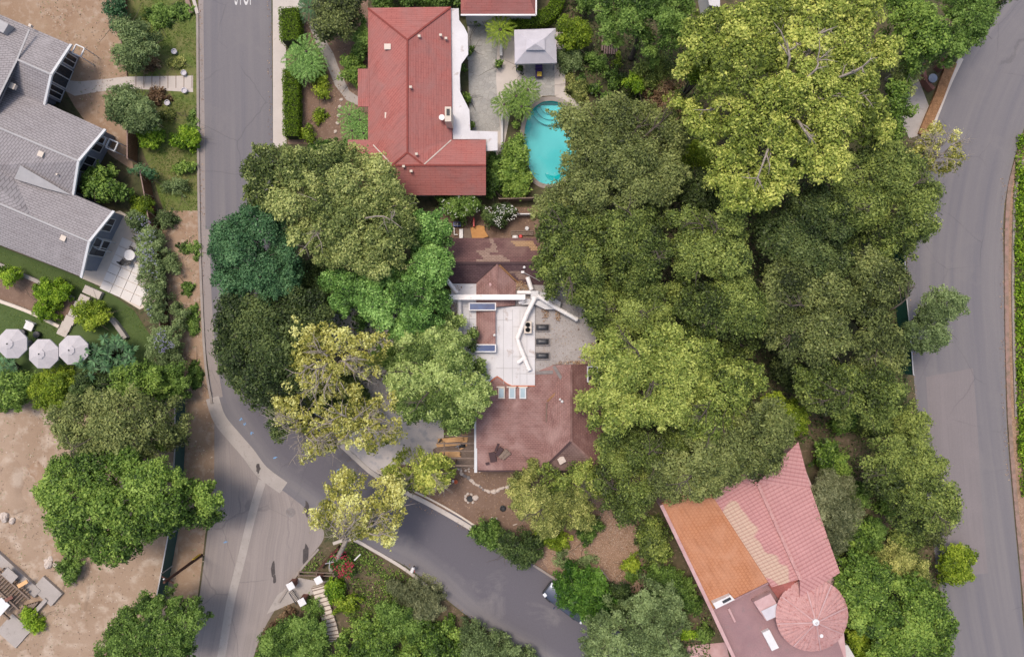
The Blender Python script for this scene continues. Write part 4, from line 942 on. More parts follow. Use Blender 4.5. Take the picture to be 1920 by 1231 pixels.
# gazebo
GZ = empty('gazebo', W(1003, 88, 0), 'square pale canvas gazebo with a vented top beside the pool', 'gazebo')
gm = MB(); o4 = [W(964,56,2.3), W(1042,53,2.3), W(1044,118,2.3), W(965,120,2.3)]; i4 = [W(989,73,3.1), W(1020,73,3.1), W(1020,92,3.1), W(988,92,3.1)]
for k in range(4):
    a, b, c, d = o4[k], o4[(k + 1) % 4], i4[(k + 1) % 4], i4[k]
    ma = (a + b) / 2 - Vector((0, 0, .08)); mc = (c + d) / 2 - Vector((0, 0, .05))
    gm.add([a, ma, mc, d], [(0, 1, 2, 3)]); gm.add([ma, b, c, mc], [(0, 1, 2, 3)]); gm.add([a, b, b - Vector((0, 0, .22)), a - Vector((0, 0, .22))], [(0, 1, 2, 3)])
gm.build('canopy', M['canvas'], GZ)
tp = MB(); t4 = [W(987,71,3.2), W(1021,71,3.2), W(1022,94,3.2), W(986,94,3.2)]; ap = W(1004, 82, 3.6)
for k in range(4): tp.add([t4[k], t4[(k + 1) % 4], ap], [(0, 1, 2)])
tp.build('vent_top', M['canvas'], GZ)
for p in ((968,60),(1038,58),(1040,113),(969,115)): q = W(p[0], p[1], 2.3); MB().box((q.x, q.y, 1.15), (.1, .1, 2.3)).build('post', M['blue_wall'], GZ)
# courtyard wall
CW = MB()
for (x0, y0, x1, y1) in ((937,75,942,104),(939,215,943,300),(938,306,943,318)): boxpx(CW, x0, y0, x1, y1, 0, .55)
for i, (x0, y0, x1, y1) in enumerate(((937,75,942,104),(939,215,943,300))):
    tag(boxpx(MB(), x0, y0, x1, y1, 0, .55).build('garden_wall', M['stucco']), ['short white garden wall left of the gazebo', 'long white garden wall between courtyard and pool shrubs'][i], 'wall')
# deck chair under gazebo
CH = empty('lounge_chair', W(1011, 132, 0), 'lounge chair with purple cloth and yellow cushion below the gazebo', 'chair')
boxpx(MB(), 1004, 126, 1017, 145, .3, .42).build('seat', M['purple'], CH); boxpx(MB(), 1007, 134, 1016, 143, .43, .55).build('cushion', M['yellow'], CH, bevel=.04)
boxpx(MB(), 1004, 119, 1017, 126, .35, .95).build('backrest', M['purple'], CH)
for x in (1004.5, 1016): 
    for y in (127, 144): q = W(x, y, 0); MB().box((q.x, q.y, .15), (.05, .05, .3)).build('leg', M['metal_dark'], CH)

# ---------------------------------------------------------------- grey roofed house
GH = empty('house', W(0, 300, 0), 'large grey shingled house with three stepped gables on the left', 'house')
e = 3.2; r_ = 4.6
roof('roof', [
    RV([(-60,2,e),(133,84,e),(97,140,r_),(33,112,r_)]), RV([(97,140,r_),(84,196,e),(-4,160,e),(33,112,r_)]),
    RV([(-60,2,e),(33,112,r_),(-60,300,5.2),(-200,300,5.2),(-200,-60,e)]),
    RV([(33,112,r_),(-4,160,e),(-20,230,4.9),(-60,300,5.2)]),
    RV([(84,192,e),(197,243,e),(148,302,r_),(-20,232,4.9)]), RV([(84,192,e),(-20,232,4.9),(-4,160,e)]),
    RV([(148,302,r_),(138,364,e),(27,335,3.9),(-20,310,4.4),(-20,232,4.9)]),
    RV([(138,364,e),(213,396,e),(168,453,r_),(60,407,r_),(27,335,3.9)]),
    RV([(168,453,r_),(153,519,e),(0,459,e),(-150,400,e),(-100,340,r_),(60,407,r_)]),
    RV([(27,335,3.9),(60,407,r_),(-100,340,r_),(-60,300,5.2),(-20,310,4.4)])], M['grey_roof'], GH, .2)
MB().add([tuple(W(x, y, z)) for x, y, z in ((38,310,4.62),(27,335,4.3),(80,352,3.95),(134,366,3.45))], [(0, 1, 2, 3)]).build('cricket', M['ridge_grey'], GH)
capline('ridge_cap', [(97,140,r_),(33,112,r_)], .16, M['ridge_grey'], .05, GH); capline('ridge_cap', [(-60,300,5.2),(33,112,r_),(56,56,4.1)], .16, M['ridge_grey'], .05, GH)
capline('ridge_cap', [(148,302,r_),(-20,232,4.95)], .16, M['ridge_grey'], .05, GH); capline('ridge_cap', [(168,453,r_),(60,407,r_),(-100,340,r_)], .16, M['ridge_grey'], .05, GH)
for pts in ([(134,84,e),(97,140,r_),(84,197,e)], [(198,243,e),(148,302,r_),(138,365,e)], [(214,396,e),(168,453,r_),(153,520,e)]):
    capline('fascia', pts, .22, M['trim'], .02, GH, .16)
def facade(top, basep, windows, par, mat, zt=3.1):
    """wall from the eave line down to the base line; glass panes set proud"""
    (x0, y0), (x1, y1) = basep; a = W(x0, y0, 0); b = W(x1, y1, 0); d = (b - a).normalized(); nrm = Vector((-d.y, d.x, 0)); L = (b - a).length
    if nrm.dot(Vector((0, 0, 0)) - a) < 0: nrm = -nrm
    m = MB(); mid = (a + b) / 2 - nrm * .1; ang = math.atan2(d.y, d.x)
    m.box((mid.x, mid.y, zt / 2), (L, .2, zt), ang); wl = m.build('wall', mat, par)
    for (s0, s1, z0, z1) in windows:
        c = a + d * (L * (s0 + s1) / 2) + nrm * .02; w = L * (s1 - s0)
        f = MB()
        f.box((c.x, c.y, z0), (w, .1, .09), ang).box((c.x, c.y, z1), (w, .1, .09), ang)
        for s in (-.5, 0, .5): cc = c + d * (w * s); f.box((cc.x, cc.y, (z0 + z1) / 2), (.08, .11, z1 - z0 - .09), ang)
        fo = f.build('window', M['trim'], par); MB().box((c.x, c.y, (z0 + z1) / 2), (w, .05, z1 - z0), ang).build('pane', M['glass'], fo)
    # solid body behind
    return wl
def wingbody(pts, z, par, mat): MB().prism(P2(pts, 0), -.05, z).build('wall', mat, par)
wingbody([(-60,60),(140,108),(104,195),(40,230),(-60,200)], 3.0, GH, M['blue_wall'])
wingbody([(-60,190),(104,205),(207,252),(158,350),(60,400),(-60,330)], 3.0, GH, M['blue_wall'])
wingbody([(-60,330),(150,362),(223,402),(172,508),(-60,420)], 3.0, GH, M['blue_wall'])
facade(None, ((149,106),(113,193)), [(.06,.27,.2,2.6),(.32,.70,.1,2.7),(.74,.95,.2,2.6)], GH, M['blue_wall'])
facade(None, ((216,256),(166,348)), [(.12,.38,.9,2.3),(.5,.8,.9,2.3)], GH, M['blue_wall'])
facade(None, ((232,404),(181,508)), [(.10,.32,.9,2.3),(.45,.75,.1,2.4)], GH, M['blue_wall'])
for (cx_, cy_, s_) in ((147,95,1),(210,272,1),(181,455,1.1),(190,262,.8)):
    q = W(cx_, cy_, 2.0); m = MB(); w = .85 * s_; ca = R(-24)
    for dx, dy, sx, sy in ((0, w / 2, w, .1), (0, -w / 2, w, .1), (w / 2, 0, .1, w - .1), (-w / 2, 0, .1, w - .1)):
        m.box((q.x + dx * math.cos(ca) - dy * math.sin(ca), q.y + dx * math.sin(ca) + dy * math.cos(ca), 2.0), (sx, sy, .1), ca)
    for dx, dy in ((w / 2, w / 2), (w / 2, -w / 2)): m.box((q.x + dx * math.cos(ca) - dy * math.sin(ca), q.y + dx * math.sin(ca) + dy * math.cos(ca), 1.0), (.08, .08, 1.9), ca)
    m.build('trellis_frame', M['trim'], GH)
for (x, y, z, s_) in ((27,163,3.9,.42),(80,290,4.5,.4),(122,447,4.2,.4),(110,328,4.0,.12),(60,50,3.6,.2)):
    q = W(x, y, z); MB().box((q.x, q.y, z + .1), (s_, s_, .3), R(-24)).box((q.x, q.y, z + .27), (s_ * 1.2, s_ * 1.2, .05), R(-24)).build('roof_vent', M['cream'], GH)
MB().prism(P2([(-20,28),(2,38),(16,45),(6,62),(-20,50)], 4.3), 3.6, 4.3).build('rooftop_box', M['ridge_grey'], GH)
# terrace slabs
TS = empty('terrace', W(225, 480, 0), 'terrace of large white slabs with grass joints beside the grey house', 'terrace')
bx = W(243, 440, 0); ux = Vector((math.cos(R(-24)), math.sin(R(-24)), 0)); uy = Vector((-ux.y, ux.x, 0))
slabpoly = P2([(238,437),(258,455),(264,480),(258,520),(270,545),(268,576),(185,542),(192,520)], .08)
o0 = W(187, 540, .08)
for i in range(-1, 6):
    for j in range(-1, 9):
        c = o0 + ux * (i * 1.05 + .5) + uy * (j * .88 + .4)
        if inpoly(np.array([[c.x, c.y]]), slabpoly)[0]: MB().box((c.x, c.y, .045), (1.0, .83, .09), R(-24)).build('slab', M['slab'], TS)
lt = empty('outdoor_table', W(243, 480, 0), 'round white table with dark chairs on the slab terrace', 'table')
q = W(243, 478, .7); MB().lathe((q.x, q.y, .68), [(.5, 0), (.5, .05)], 20).build('tabletop', M['board'], lt); MB().lathe((q.x, q.y, .09), [(.25, 0), (.05, .05), (.05, .6)], 12).build('leg', M['board'], lt)
def dup(root, loc, rz=0, label=None, scale=None):
    r = root.copy(); COL.objects.link(r); r.location = loc; r.rotation_euler = (0, 0, rz)
    if label: r['label'] = label
    if scale: r.scale = scale
    for ch in list(root.children):
        c = ch.copy(); COL.objects.link(c); c.parent = r
        for g_ in ch.children: d = g_.copy(); COL.objects.link(d); d.parent = c
    return r
ck = empty('patio_chair', (0, 0, 0), 'dark patio chair at the right of the round white table', 'chair', 'chairs around the round table')
MB().box((0, 0, .43), (.45, .45, .05)).build('seat', M['metal_dark'], ck); MB().box((0, .22, .7), (.45, .05, .45)).build('backrest', M['metal_dark'], ck)
for a in (-.2, .2):
    for b in (-.2, .2): MB().box((a, b, .21), (.04, .04, .42)).build('leg', M['metal_dark'], ck)
q = W(252, 470, 0); ck.location = (q.x, q.y, .09); ck.rotation_euler = (0, 0, -1)
for (x, y, rz, lb) in ((236, 492, 2.4, 'dark patio chair at the lower left of the round table'), (246, 493, 3.4, 'dark patio chair below the round white table')):
    q = W(x, y, 0); dup(ck, (q.x, q.y, .09), rz, lb)
# concrete stair and edging walls west
def wallband(label, path, w, h, mat, cat='wall', name='garden_wall'): return tag(band(path, w, 0, h, name, mat), label, cat)
wallband('long pale edging wall between lawn strip and citrus bed on the left', [(-40,478),(30,508),(90,535),(140,560)], .35, .4, M['concrete'])
wallband('tan stepped edging wall above the umbrella lawn', [(-40,550),(0,563),(60,585),(115,612)], .3, .4, M['cream'])
wallband('curved pale edging wall around the orange fruited shrub', [(192,580),(215,600),(232,622),(240,634)], .4, .5, M['concrete'])
SW = empty('garden_steps', W(145, 590, 0), 'pale concrete garden steps running down past the orange fruited shrub', 'steps')
for i, (x, y) in enumerate([(178,548),(162,561),(152,574),(143,587),(134,600),(126,612),(120,622)]):
    q = W(x, y, 0); MB().box((q.x, q.y, .12 + (6 - i) * .02), (1.7 if i == 0 else .95, .72, .2 + (6 - i) * .04), R(-24)).build('step', M['concrete_light'], SW)
# umbrellas
UM = empty('patio_umbrella', (0, 0, 0), 'octagonal pale patio umbrella at the middle of the three', 'umbrella', 'patio umbrellas on the left lawn')
um = MB(); n8 = 8; Rr = 1.42
for k in range(n8):
    a0, a1 = [2 * math.pi * (k + j + .5) / n8 for j in (0, 1)]
    for (ra, rb, za, zb) in ((.08, .45, 2.95, 2.83), (.40, 1.0, 2.78, 2.5), (1.0, Rr, 2.5, 2.30)):
        um.add([(ra * math.cos(a0), ra * math.sin(a0), za), (rb * math.cos(a0), rb * math.sin(a0), zb), (rb * math.cos(a1), rb * math.sin(a1), zb), (ra * math.cos(a1), ra * math.sin(a1), za)], [(0, 1, 2, 3)])
    um.add([(Rr * math.cos(a0), Rr * math.sin(a0), 2.3), (Rr * math.cos(a0), Rr * math.sin(a0), 2.15), (Rr * math.cos(a1), Rr * math.sin(a1), 2.15), (Rr * math.cos(a1), Rr * math.sin(a1), 2.3)], [(0, 1, 2, 3)])
um.build('canopy', M['canvas2'], UM); MB().tube([(0, 0, 0), (0, 0, 2.95)], .03, 8).build('pole', M['metal_dark'], UM); MB().lathe((0, 0, 0), [(.3, 0), (.3, .08), (.05, .1)], 16).build('base', M['metal_dark'], UM)
MB().lathe((0, 0, 2.93), [(.06, 0), (.05, .08), (.01, .12)], 8).build('finial', M['metal_dark'], UM)
def uplace(x, y): q = W(x, y, 2.5); return (q.x, q.y, 0)
UM.location = uplace(79, 663); dup(UM, uplace(20, 644), 0, 'octagonal pale patio umbrella cut by the left edge of the photo'); dup(UM, uplace(135, 656), 0, 'octagonal pale umbrella partly under the rosette leaved shrub')
st1 = empty('lounge_chair', W(60, 610, 0), 'white lounge chair on the turf above the umbrellas', 'chair')
q = W(59, 611, 0); MB().box((q.x, q.y, .3), (.8, .75, .12), R(-24)).build('seat', M['board'], st1); MB().box((q.x + .3, q.y + .35, .5), (.8, .1, .45), R(-24)).build('backrest', M['board'], st1)
for dx in (-.3, .3):
    for dy in (-.3, .3): MB().box((q.x + dx, q.y + dy, .12), (.06, .06, .24)).build('leg', M['board'], st1)
ot = None
for i, (x, y) in enumerate(((46, 623), (73, 627))):
    q = W(x, y, 0); o = MB().lathe((0, 0, 0), [(.26, 0), (.32, .1), (.34, .32), (.30, .40), (.05, .42)], 16).build('pouf', M['purple'] if i == 5 else M['metal_dark']); o.location = (q.x, q.y, 0)
    tag(o, ['dark round pouf between the left two umbrellas', 'dark round pouf above the middle umbrella'][i], 'pouf', 'dark poufs on the turf')

# ---------------------------------------------------------------- tiled house south east
TH = empty('house', W(1440, 1080, 0), 'pink and orange tile roofed house with a round turret at lower right', 'house')
MB().prism(P2([(1215,895),(1337,890),(1345,962),(1440,1090),(1334,1142),(1240,948)], 4.6), 4.35, 4.6)
roof('roof', [RV([(1239,945,4.3),(1290,905,4.7),(1330,920,4.9),(1440,1090,4.9),(1334,1143,4.3)])], M['orange_tile'], TH)
roof('roof', [RV([(1330,920,4.95),(1447,1100,4.95),(1500,1085,5.7),(1420,905,5.7)]), RV([(1330,920,4.95),(1420,905,5.7),(1385,862,5.3)])], M['pink_patch'], TH)
roof('roof', [RV([(1420,905,5.7),(1500,1085,5.7),(1575,1073,5.05),(1520,915,5.05)]), RV([(1420,905,5.7),(1520,915,5.05),(1497,828,5.3)]), RV([(1500,1085,5.7),(1500,1120,5.5),(1575,1073,5.05)])], M['pink_tile'], TH)
capline('ridge_cap', [(1420,905,5.72),(1500,1085,5.72)], .26, M['cone_tile'], .05, TH, .12)
capline('parapet', [(1239,945,4.35),(1334,1143,4.35),(1377,1235,4.35),(1400,1300,4.35)], .3, M['pink_wall'], .08, TH, .3)
capline('parapet', [(1335,1143,4.35),(1440,1092,4.95)], .12, M['mauve'], .05, TH, .1)
MB().prism(P2([(1336,1143),(1442,1092),(1500,1085),(1540,1110),(1585,1240),(1620,1330),(1425,1350),(1375,1232)], 4.0), 3.6, 4.0).build('flat_roof', M['mauve'], TH)
MB().prism(P2([(1246,955),(1336,895),(1495,840),(1525,915),(1572,1068),(1588,1235),(1606,1320),(1432,1338),(1384,1232),(1345,1140)], 4.0), 0, 3.9).build('wall', M['pink_wall'], TH)
# turret with radial tiles
tc_ = W(1522, 1152, 5.0); ta = W(1529, 1165, 6.1); n = 96; Rt = 68 * .05 * (59 / 64)
cm = MB(); vs = []
for j, t in enumerate(np.linspace(0, 1, 9)):
    for k in range(n):
        a = 2 * math.pi * k / n; rr = Rt * (1 - t) + .12 * t; bumpz = (.07 if k % 2 else 0) * (1 - t * .8) + (.06 if k % 12 == 0 else 0) + .02 * (j % 2)
        cx = tc_.x * (1 - t) + ta.x * t; cy = tc_.y * (1 - t) + ta.y * t; vs.append((cx + rr * math.cos(a), cy + rr * math.sin(a), 5.0 + t * 1.15 + bumpz))
fs = [(j * n + k, j * n + (k + 1) % n, (j + 1) * n + (k + 1) % n, (j + 1) * n + k) for j in range(8) for k in range(n)] + [tuple(8 * n + k for k in range(n)), tuple(range(n - 1, -1, -1))]
TU = cm.add(vs, fs).build('turret_roof', M['cone_tile'], TH)
MB().lathe((ta.x, ta.y, 6.1), [(.3, 0), (.28, .15), (.12, .2), (.05, .45)], 14).build('finial', M['board'], TU)
q = W(1539, 1190, 5.6); MB().lathe((q.x, q.y, 5.4), [(.16, 0), (.16, .35)], 10).build('vent_pipe', M['board'], TU)
for k in range(8):
    a = 2 * math.pi * (k + .3) / 8; e_ = Vector((tc_.x + Rt * .98 * math.cos(a), tc_.y + Rt * .98 * math.sin(a), 5.1)); MB().beam(e_, Vector((ta.x, ta.y, 6.22)), .10, .1).build('hip_tile', M['pink_wall'], TU)
MB().lathe((tc_.x, tc_.y, 0), [(Rt - .35, -.05), (Rt - .35, 4.98)], 48).build('turret_wall', M['pink_wall'], TH)
roof('hip_roof', [RV([(1440,1095,4.4),(1462,1087,5.1),(1478,1112,5.1),(1462,1125,4.4)]), RV([(1462,1087,5.1),(1497,1076,5.0),(1500,1100,4.6),(1478,1112,5.1)])], M['hip_red'], TH)
q = W(1487, 1079, 5.2); MB().lathe((q.x, q.y, 4.8), [(.14, 0), (.14, .5), (.2, .55)], 10).build('vent_pipe', M['board'], TH)
sk = MB(); sk.prism(P2([(1415,1130),(1447,1114),(1468,1148),(1437,1164)], 5.0), 3.9, 4.75); sko = sk.build('dormer', M['pink_wall'], TH)
MB().add([tuple(W(x, y, z)) for x, y, z in ((1427,1145,4.85),(1462,1128,4.85),(1470,1149,5.0),(1438,1163,5.0))], [(0, 1, 2, 3)]).build('glass', M['canvas'], sko)
MB().prism(P2([(1430,1186),(1443,1180),(1461,1214),(1448,1220)], 4.4), 3.9, 4.35).build('roof_hatch', M['board'], TH)
cb = MB(); cb.prism(P2([(1337,1131),(1370,1115),(1378,1124),(1343,1141)], 5.0), 4.0, 4.95); co_ = cb.build('chimney', M['board'], TH)
MB().prism(P2([(1354,1127),(1369,1119),(1372,1123),(1357,1131)], 5.03), 4.9, 5.0).build('flue', M['metal_dark'], co_)
MB().beam(W(1366, 1140, 4.1), W(1378, 1165, 4.1), .18, .1).build('roof_pipe', M['pink_wall'], TH)
roof('lower_roof', [RV([(1495,1232,3.9),(1500,1222,3.9),(1560,1205,4.0),(1578,1260,3.6),(1510,1290,3.6)])], M['pink_tile'], TH)
MB().prism(P2([(1572,1207),(1590,1209),(1620,1260),(1590,1280)], 3.2), 2.6, 3.2).build('balcony', M['stucco'], TH)

# white corner of a roof at the top edge
WS = empty('shed', W(1340, -10, 0), 'white roof corner peeking out between trees at the top edge', 'shed')
roof('roof', [RV([(1322,-30,3.2),(1350,-40,3.2),(1350,14,2.9),(1330,10,2.9)])], M['white_roof'], WS); walls(WS, P2([(1322,-30),(1350,-40),(1350,14),(1330,10)], 3), 2.7, M['stucco'], .15)
# timber frame under construction
CF = empty('construction_frame', W(20, 1110, 0), 'timber floor frame under construction on a concrete footing at lower left', 'building site')
def rot_rect(m, cx, cy, w, h, ang, z0, z1): q = W(cx, cy, z1); m.box((q.x, q.y, (z0 + z1) / 2), (w, h, z1 - z0), ang); return m
a40 = R(-42)
rot_rect(MB(), 22, 1070, 6.4, .9, a40, 0, .35).build('footing', M['concrete'], CF)
rot_rect(MB(), 88, 1108, 2.4, 1.6, a40, 0, .3).build('footing', M['concrete'], CF)
rot_rect(MB(), 62, 1150, 3.6, .35, R(48), 0, .42).build('footing', M['concrete'], CF)
rot_rect(MB(), 26, 1182, 2.4, 2.2, a40, 0, .15).build('footing', M['concrete'], CF)
for i in range(6): rot_rect(MB(), 38 + i * 5, 1135 - i * 1.5 + 9, .14, 1.1, a40, .2, .5).build('form_board', M['wood'], CF)
for i in range(12):
    x, y = -6 + i * 4.2, 1078 + i * 3.9; MB().beam(W(x + 14, y - 14, .6), W(x - 22, y + 22, .6), .09, .2).build('joist', M['wood'], CF)
for (x0, y0, x1, y1) in ((-12,1062,56,1122),(-30,1080,36,1142),(-48,1102,18,1160)): MB().beam(W(x0, y0, .8), W(x1, y1, .8), .14, .18).build('beam', M['wood'], CF)
rot_rect(MB(), 18, 1078, 1.3, .9, a40, .95, 1.02).build('panel', M['concrete'], CF)
rot_rect(MB(), 42, 1094, 1.0, .35, R(30), .95, 1.05).build('panel', M['lumber'], CF)
rot_rect(MB(), 0, 1138, 1.1, 1.5, a40, .95, 1.02).build('panel', M['board'], CF)
rot_rect(MB(), 16, 1122, .8, .3, R(30), .95, 1.02).build('panel', M['brick'], CF)

# ================================================================== FENCES, POLES, CAR, SMALL THINGS
def fence(name, label, path, h, mat, capmat, post_every=2.4, boards=False):
    ws = [W(p[0], p[1], 0) for p in path]; root = empty(name, ws[0], label, 'fence'); m = MB(); c = MB(); rail = MB()
    for a, b in zip(ws[:-1], ws[1:]):
        L = (b - a).length; d = (b - a) / L
        if boards:
            k = int(L / .16)
            for i in range(k): q = a + d * ((i + .5) * L / k); m.box((q.x, q.y, h / 2 + random.uniform(-.02, .02)), (.145, .03, h), math.atan2(d.y, d.x))
        else: m.box(((a.x + b.x) / 2, (a.y + b.y) / 2, h / 2), (L, .03, h), math.atan2(d.y, d.x))
        c.beam(a + Vector((0, 0, h + .03)), b + Vector((0, 0, h + .03)), .09, .05)
        n = max(1, int(L / post_every))
        for i in range(n + 1):
            q = a + d * (L * i / n); nn = Vector((-d.y, d.x, 0)) * .06; MB().box((q.x + nn.x, q.y + nn.y, h / 2), (.08, .08, h + .12)).build('post', capmat, root)
    m.build('panel', mat, root); c.build('rail', capmat, root)
fence('wooden_fence', 'tall brown board fence running down between dirt yard and lawn', [(232,-60),(243,60),(250,118)], 1.7, M['fence_wood'], M['fence_pale'], boards=True)
fence('wooden_fence', 'brown board fence below the garden path gate', [(256,180),(258,250),(258,306)], 1.7, M['fence_wood'], M['fence_pale'], boards=True)
fence('wooden_fence', 'brown board fence beside the cascading lilac shrubs', [(280,328),(288,370),(298,430),(306,520),(318,625)], 1.6, M['fence_wood'], M['fence_pale'], boards=True)
fence('mesh_fence', 'green mesh construction fence beside the dirt lot', [(347,738),(347,830),(342,920),(335,990),(322,1060),(308,1130)], 1.9, M['mesh_green'], M['sheet_metal'], 3.0)
fence('mesh_fence', 'dark green mesh fence at the edge of the right hand road', [(1674,470),(1676,545),(1684,620),(1690,700)], 1.9, M['mesh_dark'], M['sheet_metal'], 3.0)
fence('wooden_fence', 'low grey board fence between the two central lots', [(936,378),(1000,376)], 1.4, M['wood'], M['wood'], boards=True)
fence('wooden_fence', 'thin rail fence at the right end of the rear side yard', [(970,404),(1004,404)], .9, M['board'], M['board'], 1.2)
UP = empty('utility_pole', W(378, 1040, 0), 'dark brown timber pole beside the green mesh fence', 'pole')
q = W(378, 1040, 0); MB().tube([(q.x, q.y, -.1), (q.x, q.y, 6.9)], [.15, .11], 10).build('pole', M['pole'], UP)
MB().box((q.x - .05, q.y + .13, .9), (.22, .08, 1.4)).build('marker_guard', M['yellow'], UP); MB().beam((q.x - .5, q.y + .3, 6.3), (q.x + .5, q.y - .3, 6.3), .1, .1).build('crossarm', M['pole'], UP)
MB().lathe((q.x - .25, q.y + .12, 6.35), [(.06, 0), (.08, .12), (.03, .2)], 8).build('insulator', M['board'], UP)
# gate pillars and steps at the south corner
for i, (x, y, lb) in enumerate(((545, 1098, 'upper left brick gate pillar with white cap beside the drive'), (566, 1128, 'lower brick gate pillar with white cap beside the drive'), (597, 1087, 'brick pillar with white cap at the top of the timber steps'))):
    q = W(x, y, 1.3); pr = empty('gate_pillar', (q.x, q.y, 0), lb, 'pillar', 'white capped pillars at the south corner')
    MB().box((q.x, q.y, .6), (.5, .5, 1.3)).build('shaft', M['brick'], pr); MB().box((q.x, q.y, 1.3), (.66, .66, .1), .5).build('cap', M['board'], pr, bevel=.02)
GT = empty('iron_gate', W(556, 1112, 0), 'dark iron gate between the brick pillars of the drive', 'gate')
a = W(549, 1102, 0); b = W(563, 1124, 0); gm = MB(); gm.beam(a + Vector((0, 0, 1.1)), b + Vector((0, 0, 1.1)), .06, .06).beam(a + Vector((0, 0, .2)), b + Vector((0, 0, .2)), .05, .05)
for i in range(9): q = a.lerp(b, (i + .5) / 9); gm.box((q.x, q.y, .65), (.03, .03, .9))
gm.build('bars', M['metal_dark'], GT)
TSs = empty('timber_steps', W(612, 1150, 0), 'long flight of timber edged steps down through the south garden', 'steps')
stpath = catmull([(600,1098),(606,1120),(613,1145),(620,1168),(625,1190),(626,1202)], 3)
for i in range(len(stpath) - 1):
    for t in (0,):
        p0 = stpath[i]; q = W(p0[0], p0[1], 0); p1 = stpath[i + 1]; d = W(p1[0], p1[1], 0) - q; ang = math.atan2(d.y, d.x) + math.pi / 2
        z = .06 + (len(stpath) - i) * .03
        MB().box((q.x, q.y, z / 2), (1.15, .42, z), ang).build('step', M['cream'], TSs); MB().box((q.x - d.x * .45, q.y - d.y * .45, z / 2 + .02), (1.25, .10, z + .03), ang).build('riser', M['wood'], TSs)
RC = empty('rail', W(560, 1075, 0), 'low timber rail across the head of the timber steps', 'rail')
for y0, y1 in ((1071, 1074), (1078, 1079)): MB().beam(W(560, y0, .7), W(628, y1, .7), .08, .1).build('bar', M['wood'], RC)
for x in (562, 595, 626): q = W(x, 1075, .35); MB().box((q.x, q.y, .33), (.1, .3, .66)).build('post', M['wood'], RC)
SP = empty('sign_post', W(636, 1040, 0), 'thin grey street sign post with a cross blade near the magenta flowers', 'sign post')
a = W(634, 1036, 0); MB().tube([(a.x, a.y, 0), (a.x, a.y, 2.9)], .035, 8).build('post', M['sheet_metal'], SP)
MB().beam((a.x - .45, a.y - .05, 2.75), (a.x + .3, a.y + .12, 2.75), .03, .16).build('blade', M['canvas'], SP); MB().beam((a.x - .05, a.y - .4, 2.93), (a.x, a.y + .3, 2.93), .03, .16).build('blade', M['canvas'], SP)
BW = W(610, 1070, 0); tag(MB().beam(W(600, 1064, .4), W(636, 1024, .4), .22, .8).build('retaining_wall', M['pole']), 'dark low wall running up to the sign post', 'wall')
MBX = empty('mailbox', W(774, 1063, 0), 'small mailbox with white top and red flag by the kerb', 'mailbox')
q = W(775, 1064, .5); MB().box((q.x, q.y, .45), (.1, .1, .9)).build('post', M['wood'], MBX); MB().tube([(q.x - .1, q.y - .22, 1.0), (q.x + .1, q.y + .22, 1.0)], .15, 10).build('box', M['board'], MBX)
MB().box((q.x + .2, q.y - .1, 1.1), (.03, .18, .12)).build('flag', M['red'], MBX)
bin_ = empty('rubbish_bin', W(1745, 150, 0), 'dark blue round bin behind the brown kerb wall at upper right', 'bin')
q = W(1747, 148, .8); MB().lathe((q.x, q.y, 0), [(.3, 0), (.38, .95)], 16).build('body', M['metal_dark'], bin_); MB().lathe((q.x, q.y, .95), [(.41, 0), (.4, .06), (.1, .14)], 16).build('lid', M['blue_wall'], bin_)
tag(band([(1726,118),(1724,140),(1730,158),(1742,172)], .3, 0, .8, 'garden_wall', M['brick']), 'curved reddish wall beside the dark blue bin', 'wall')
tag(band([(1783,118),(1770,150),(1757,185),(1740,225),(1728,255)], .9, 0, .25, 'planter_strip', M['rust_leaf']), 'brown planted strip behind the pale kerb at upper right', 'planter')
q = W(1768, 120, .6); o = MB().box((q.x, q.y, .5), (1.1, .6, 1.0), .9).build('utility_cabinet', M['brick']); tag(o, 'reddish utility cabinet under the trees at upper right', 'cabinet')
kerb('kerb', [(344,-40),(352,0),(360,26)], .4, M['redkerb'], .2)
kerb('kerb', [(352,-40),(364,0),(371,27)], .3, M['concrete_light'])
# small lawn posts / lamps beside the garden path
for i, (x, y, lb) in enumerate(((345, 137, 'pale round planter above the east end of the garden path'), (346, 170, 'pale round planter below the east end of the garden path'), (327, 97, 'pale blue planter on the upper lawn'), (314, 193, 'pale blue planter on the lawn below the path'))):
    q = W(x, y, .2); o = MB().lathe((0, 0, 0), [(.2, 0), (.27, .3), (.22, .32), (.18, .22)], 14).build('planter', M['canvas']); o.location = (q.x, q.y, 0); tag(o, lb, 'planter', 'round planters on the upper lawn')
for i, x in enumerate(range(255, 362, 15)):
    q = W(x, 152, 0); o = MB().box((0, 0, .005), (.05, 1.35, .03)).build('path_joint', M['wood']); o.location = (q.x, q.y, .011); tag(o, kind='structure')
# things in the rear side yard
q = W(897, 434, .4); o = MB().prism(P2([(882,427),(898,422),(908,424),(909,432),(916,443),(906,446),(885,446)], .4), 0, .035).build('plywood_sheet', M['plywood']); o.location.z = .35; tag(o, 'large orange plywood sheet leaning behind the brown roof', 'plywood')
o = boxpx(MB(), 861, 429, 868, 447, .3, .45).build('white_board', M['board'], bevel=.02); tag(o, 'long white board beside the orange plywood', 'board')
fr = MB(); 
for (x0, y0, x1, y1) in ((851,427,852.3,440),(851,439,858,440.4),(844,427,851,428.5)): boxpx(fr, x0, y0, x1, y1, .3, .36)
tag(fr.build('metal_frame', M['board']), 'bent white metal frame beside the white board', 'frame')
boxpx(MB(), 868, 428, 884, 447, .02, .18).build('brown_planks', M['wood']); tag(bpy.data.objects['brown_planks'], 'brown planks lying between white board and plywood', 'planks')
bb_ = empty('blue_crate', W(857, 419, 0), 'blue open crate under the white flowered shrub', 'crate')
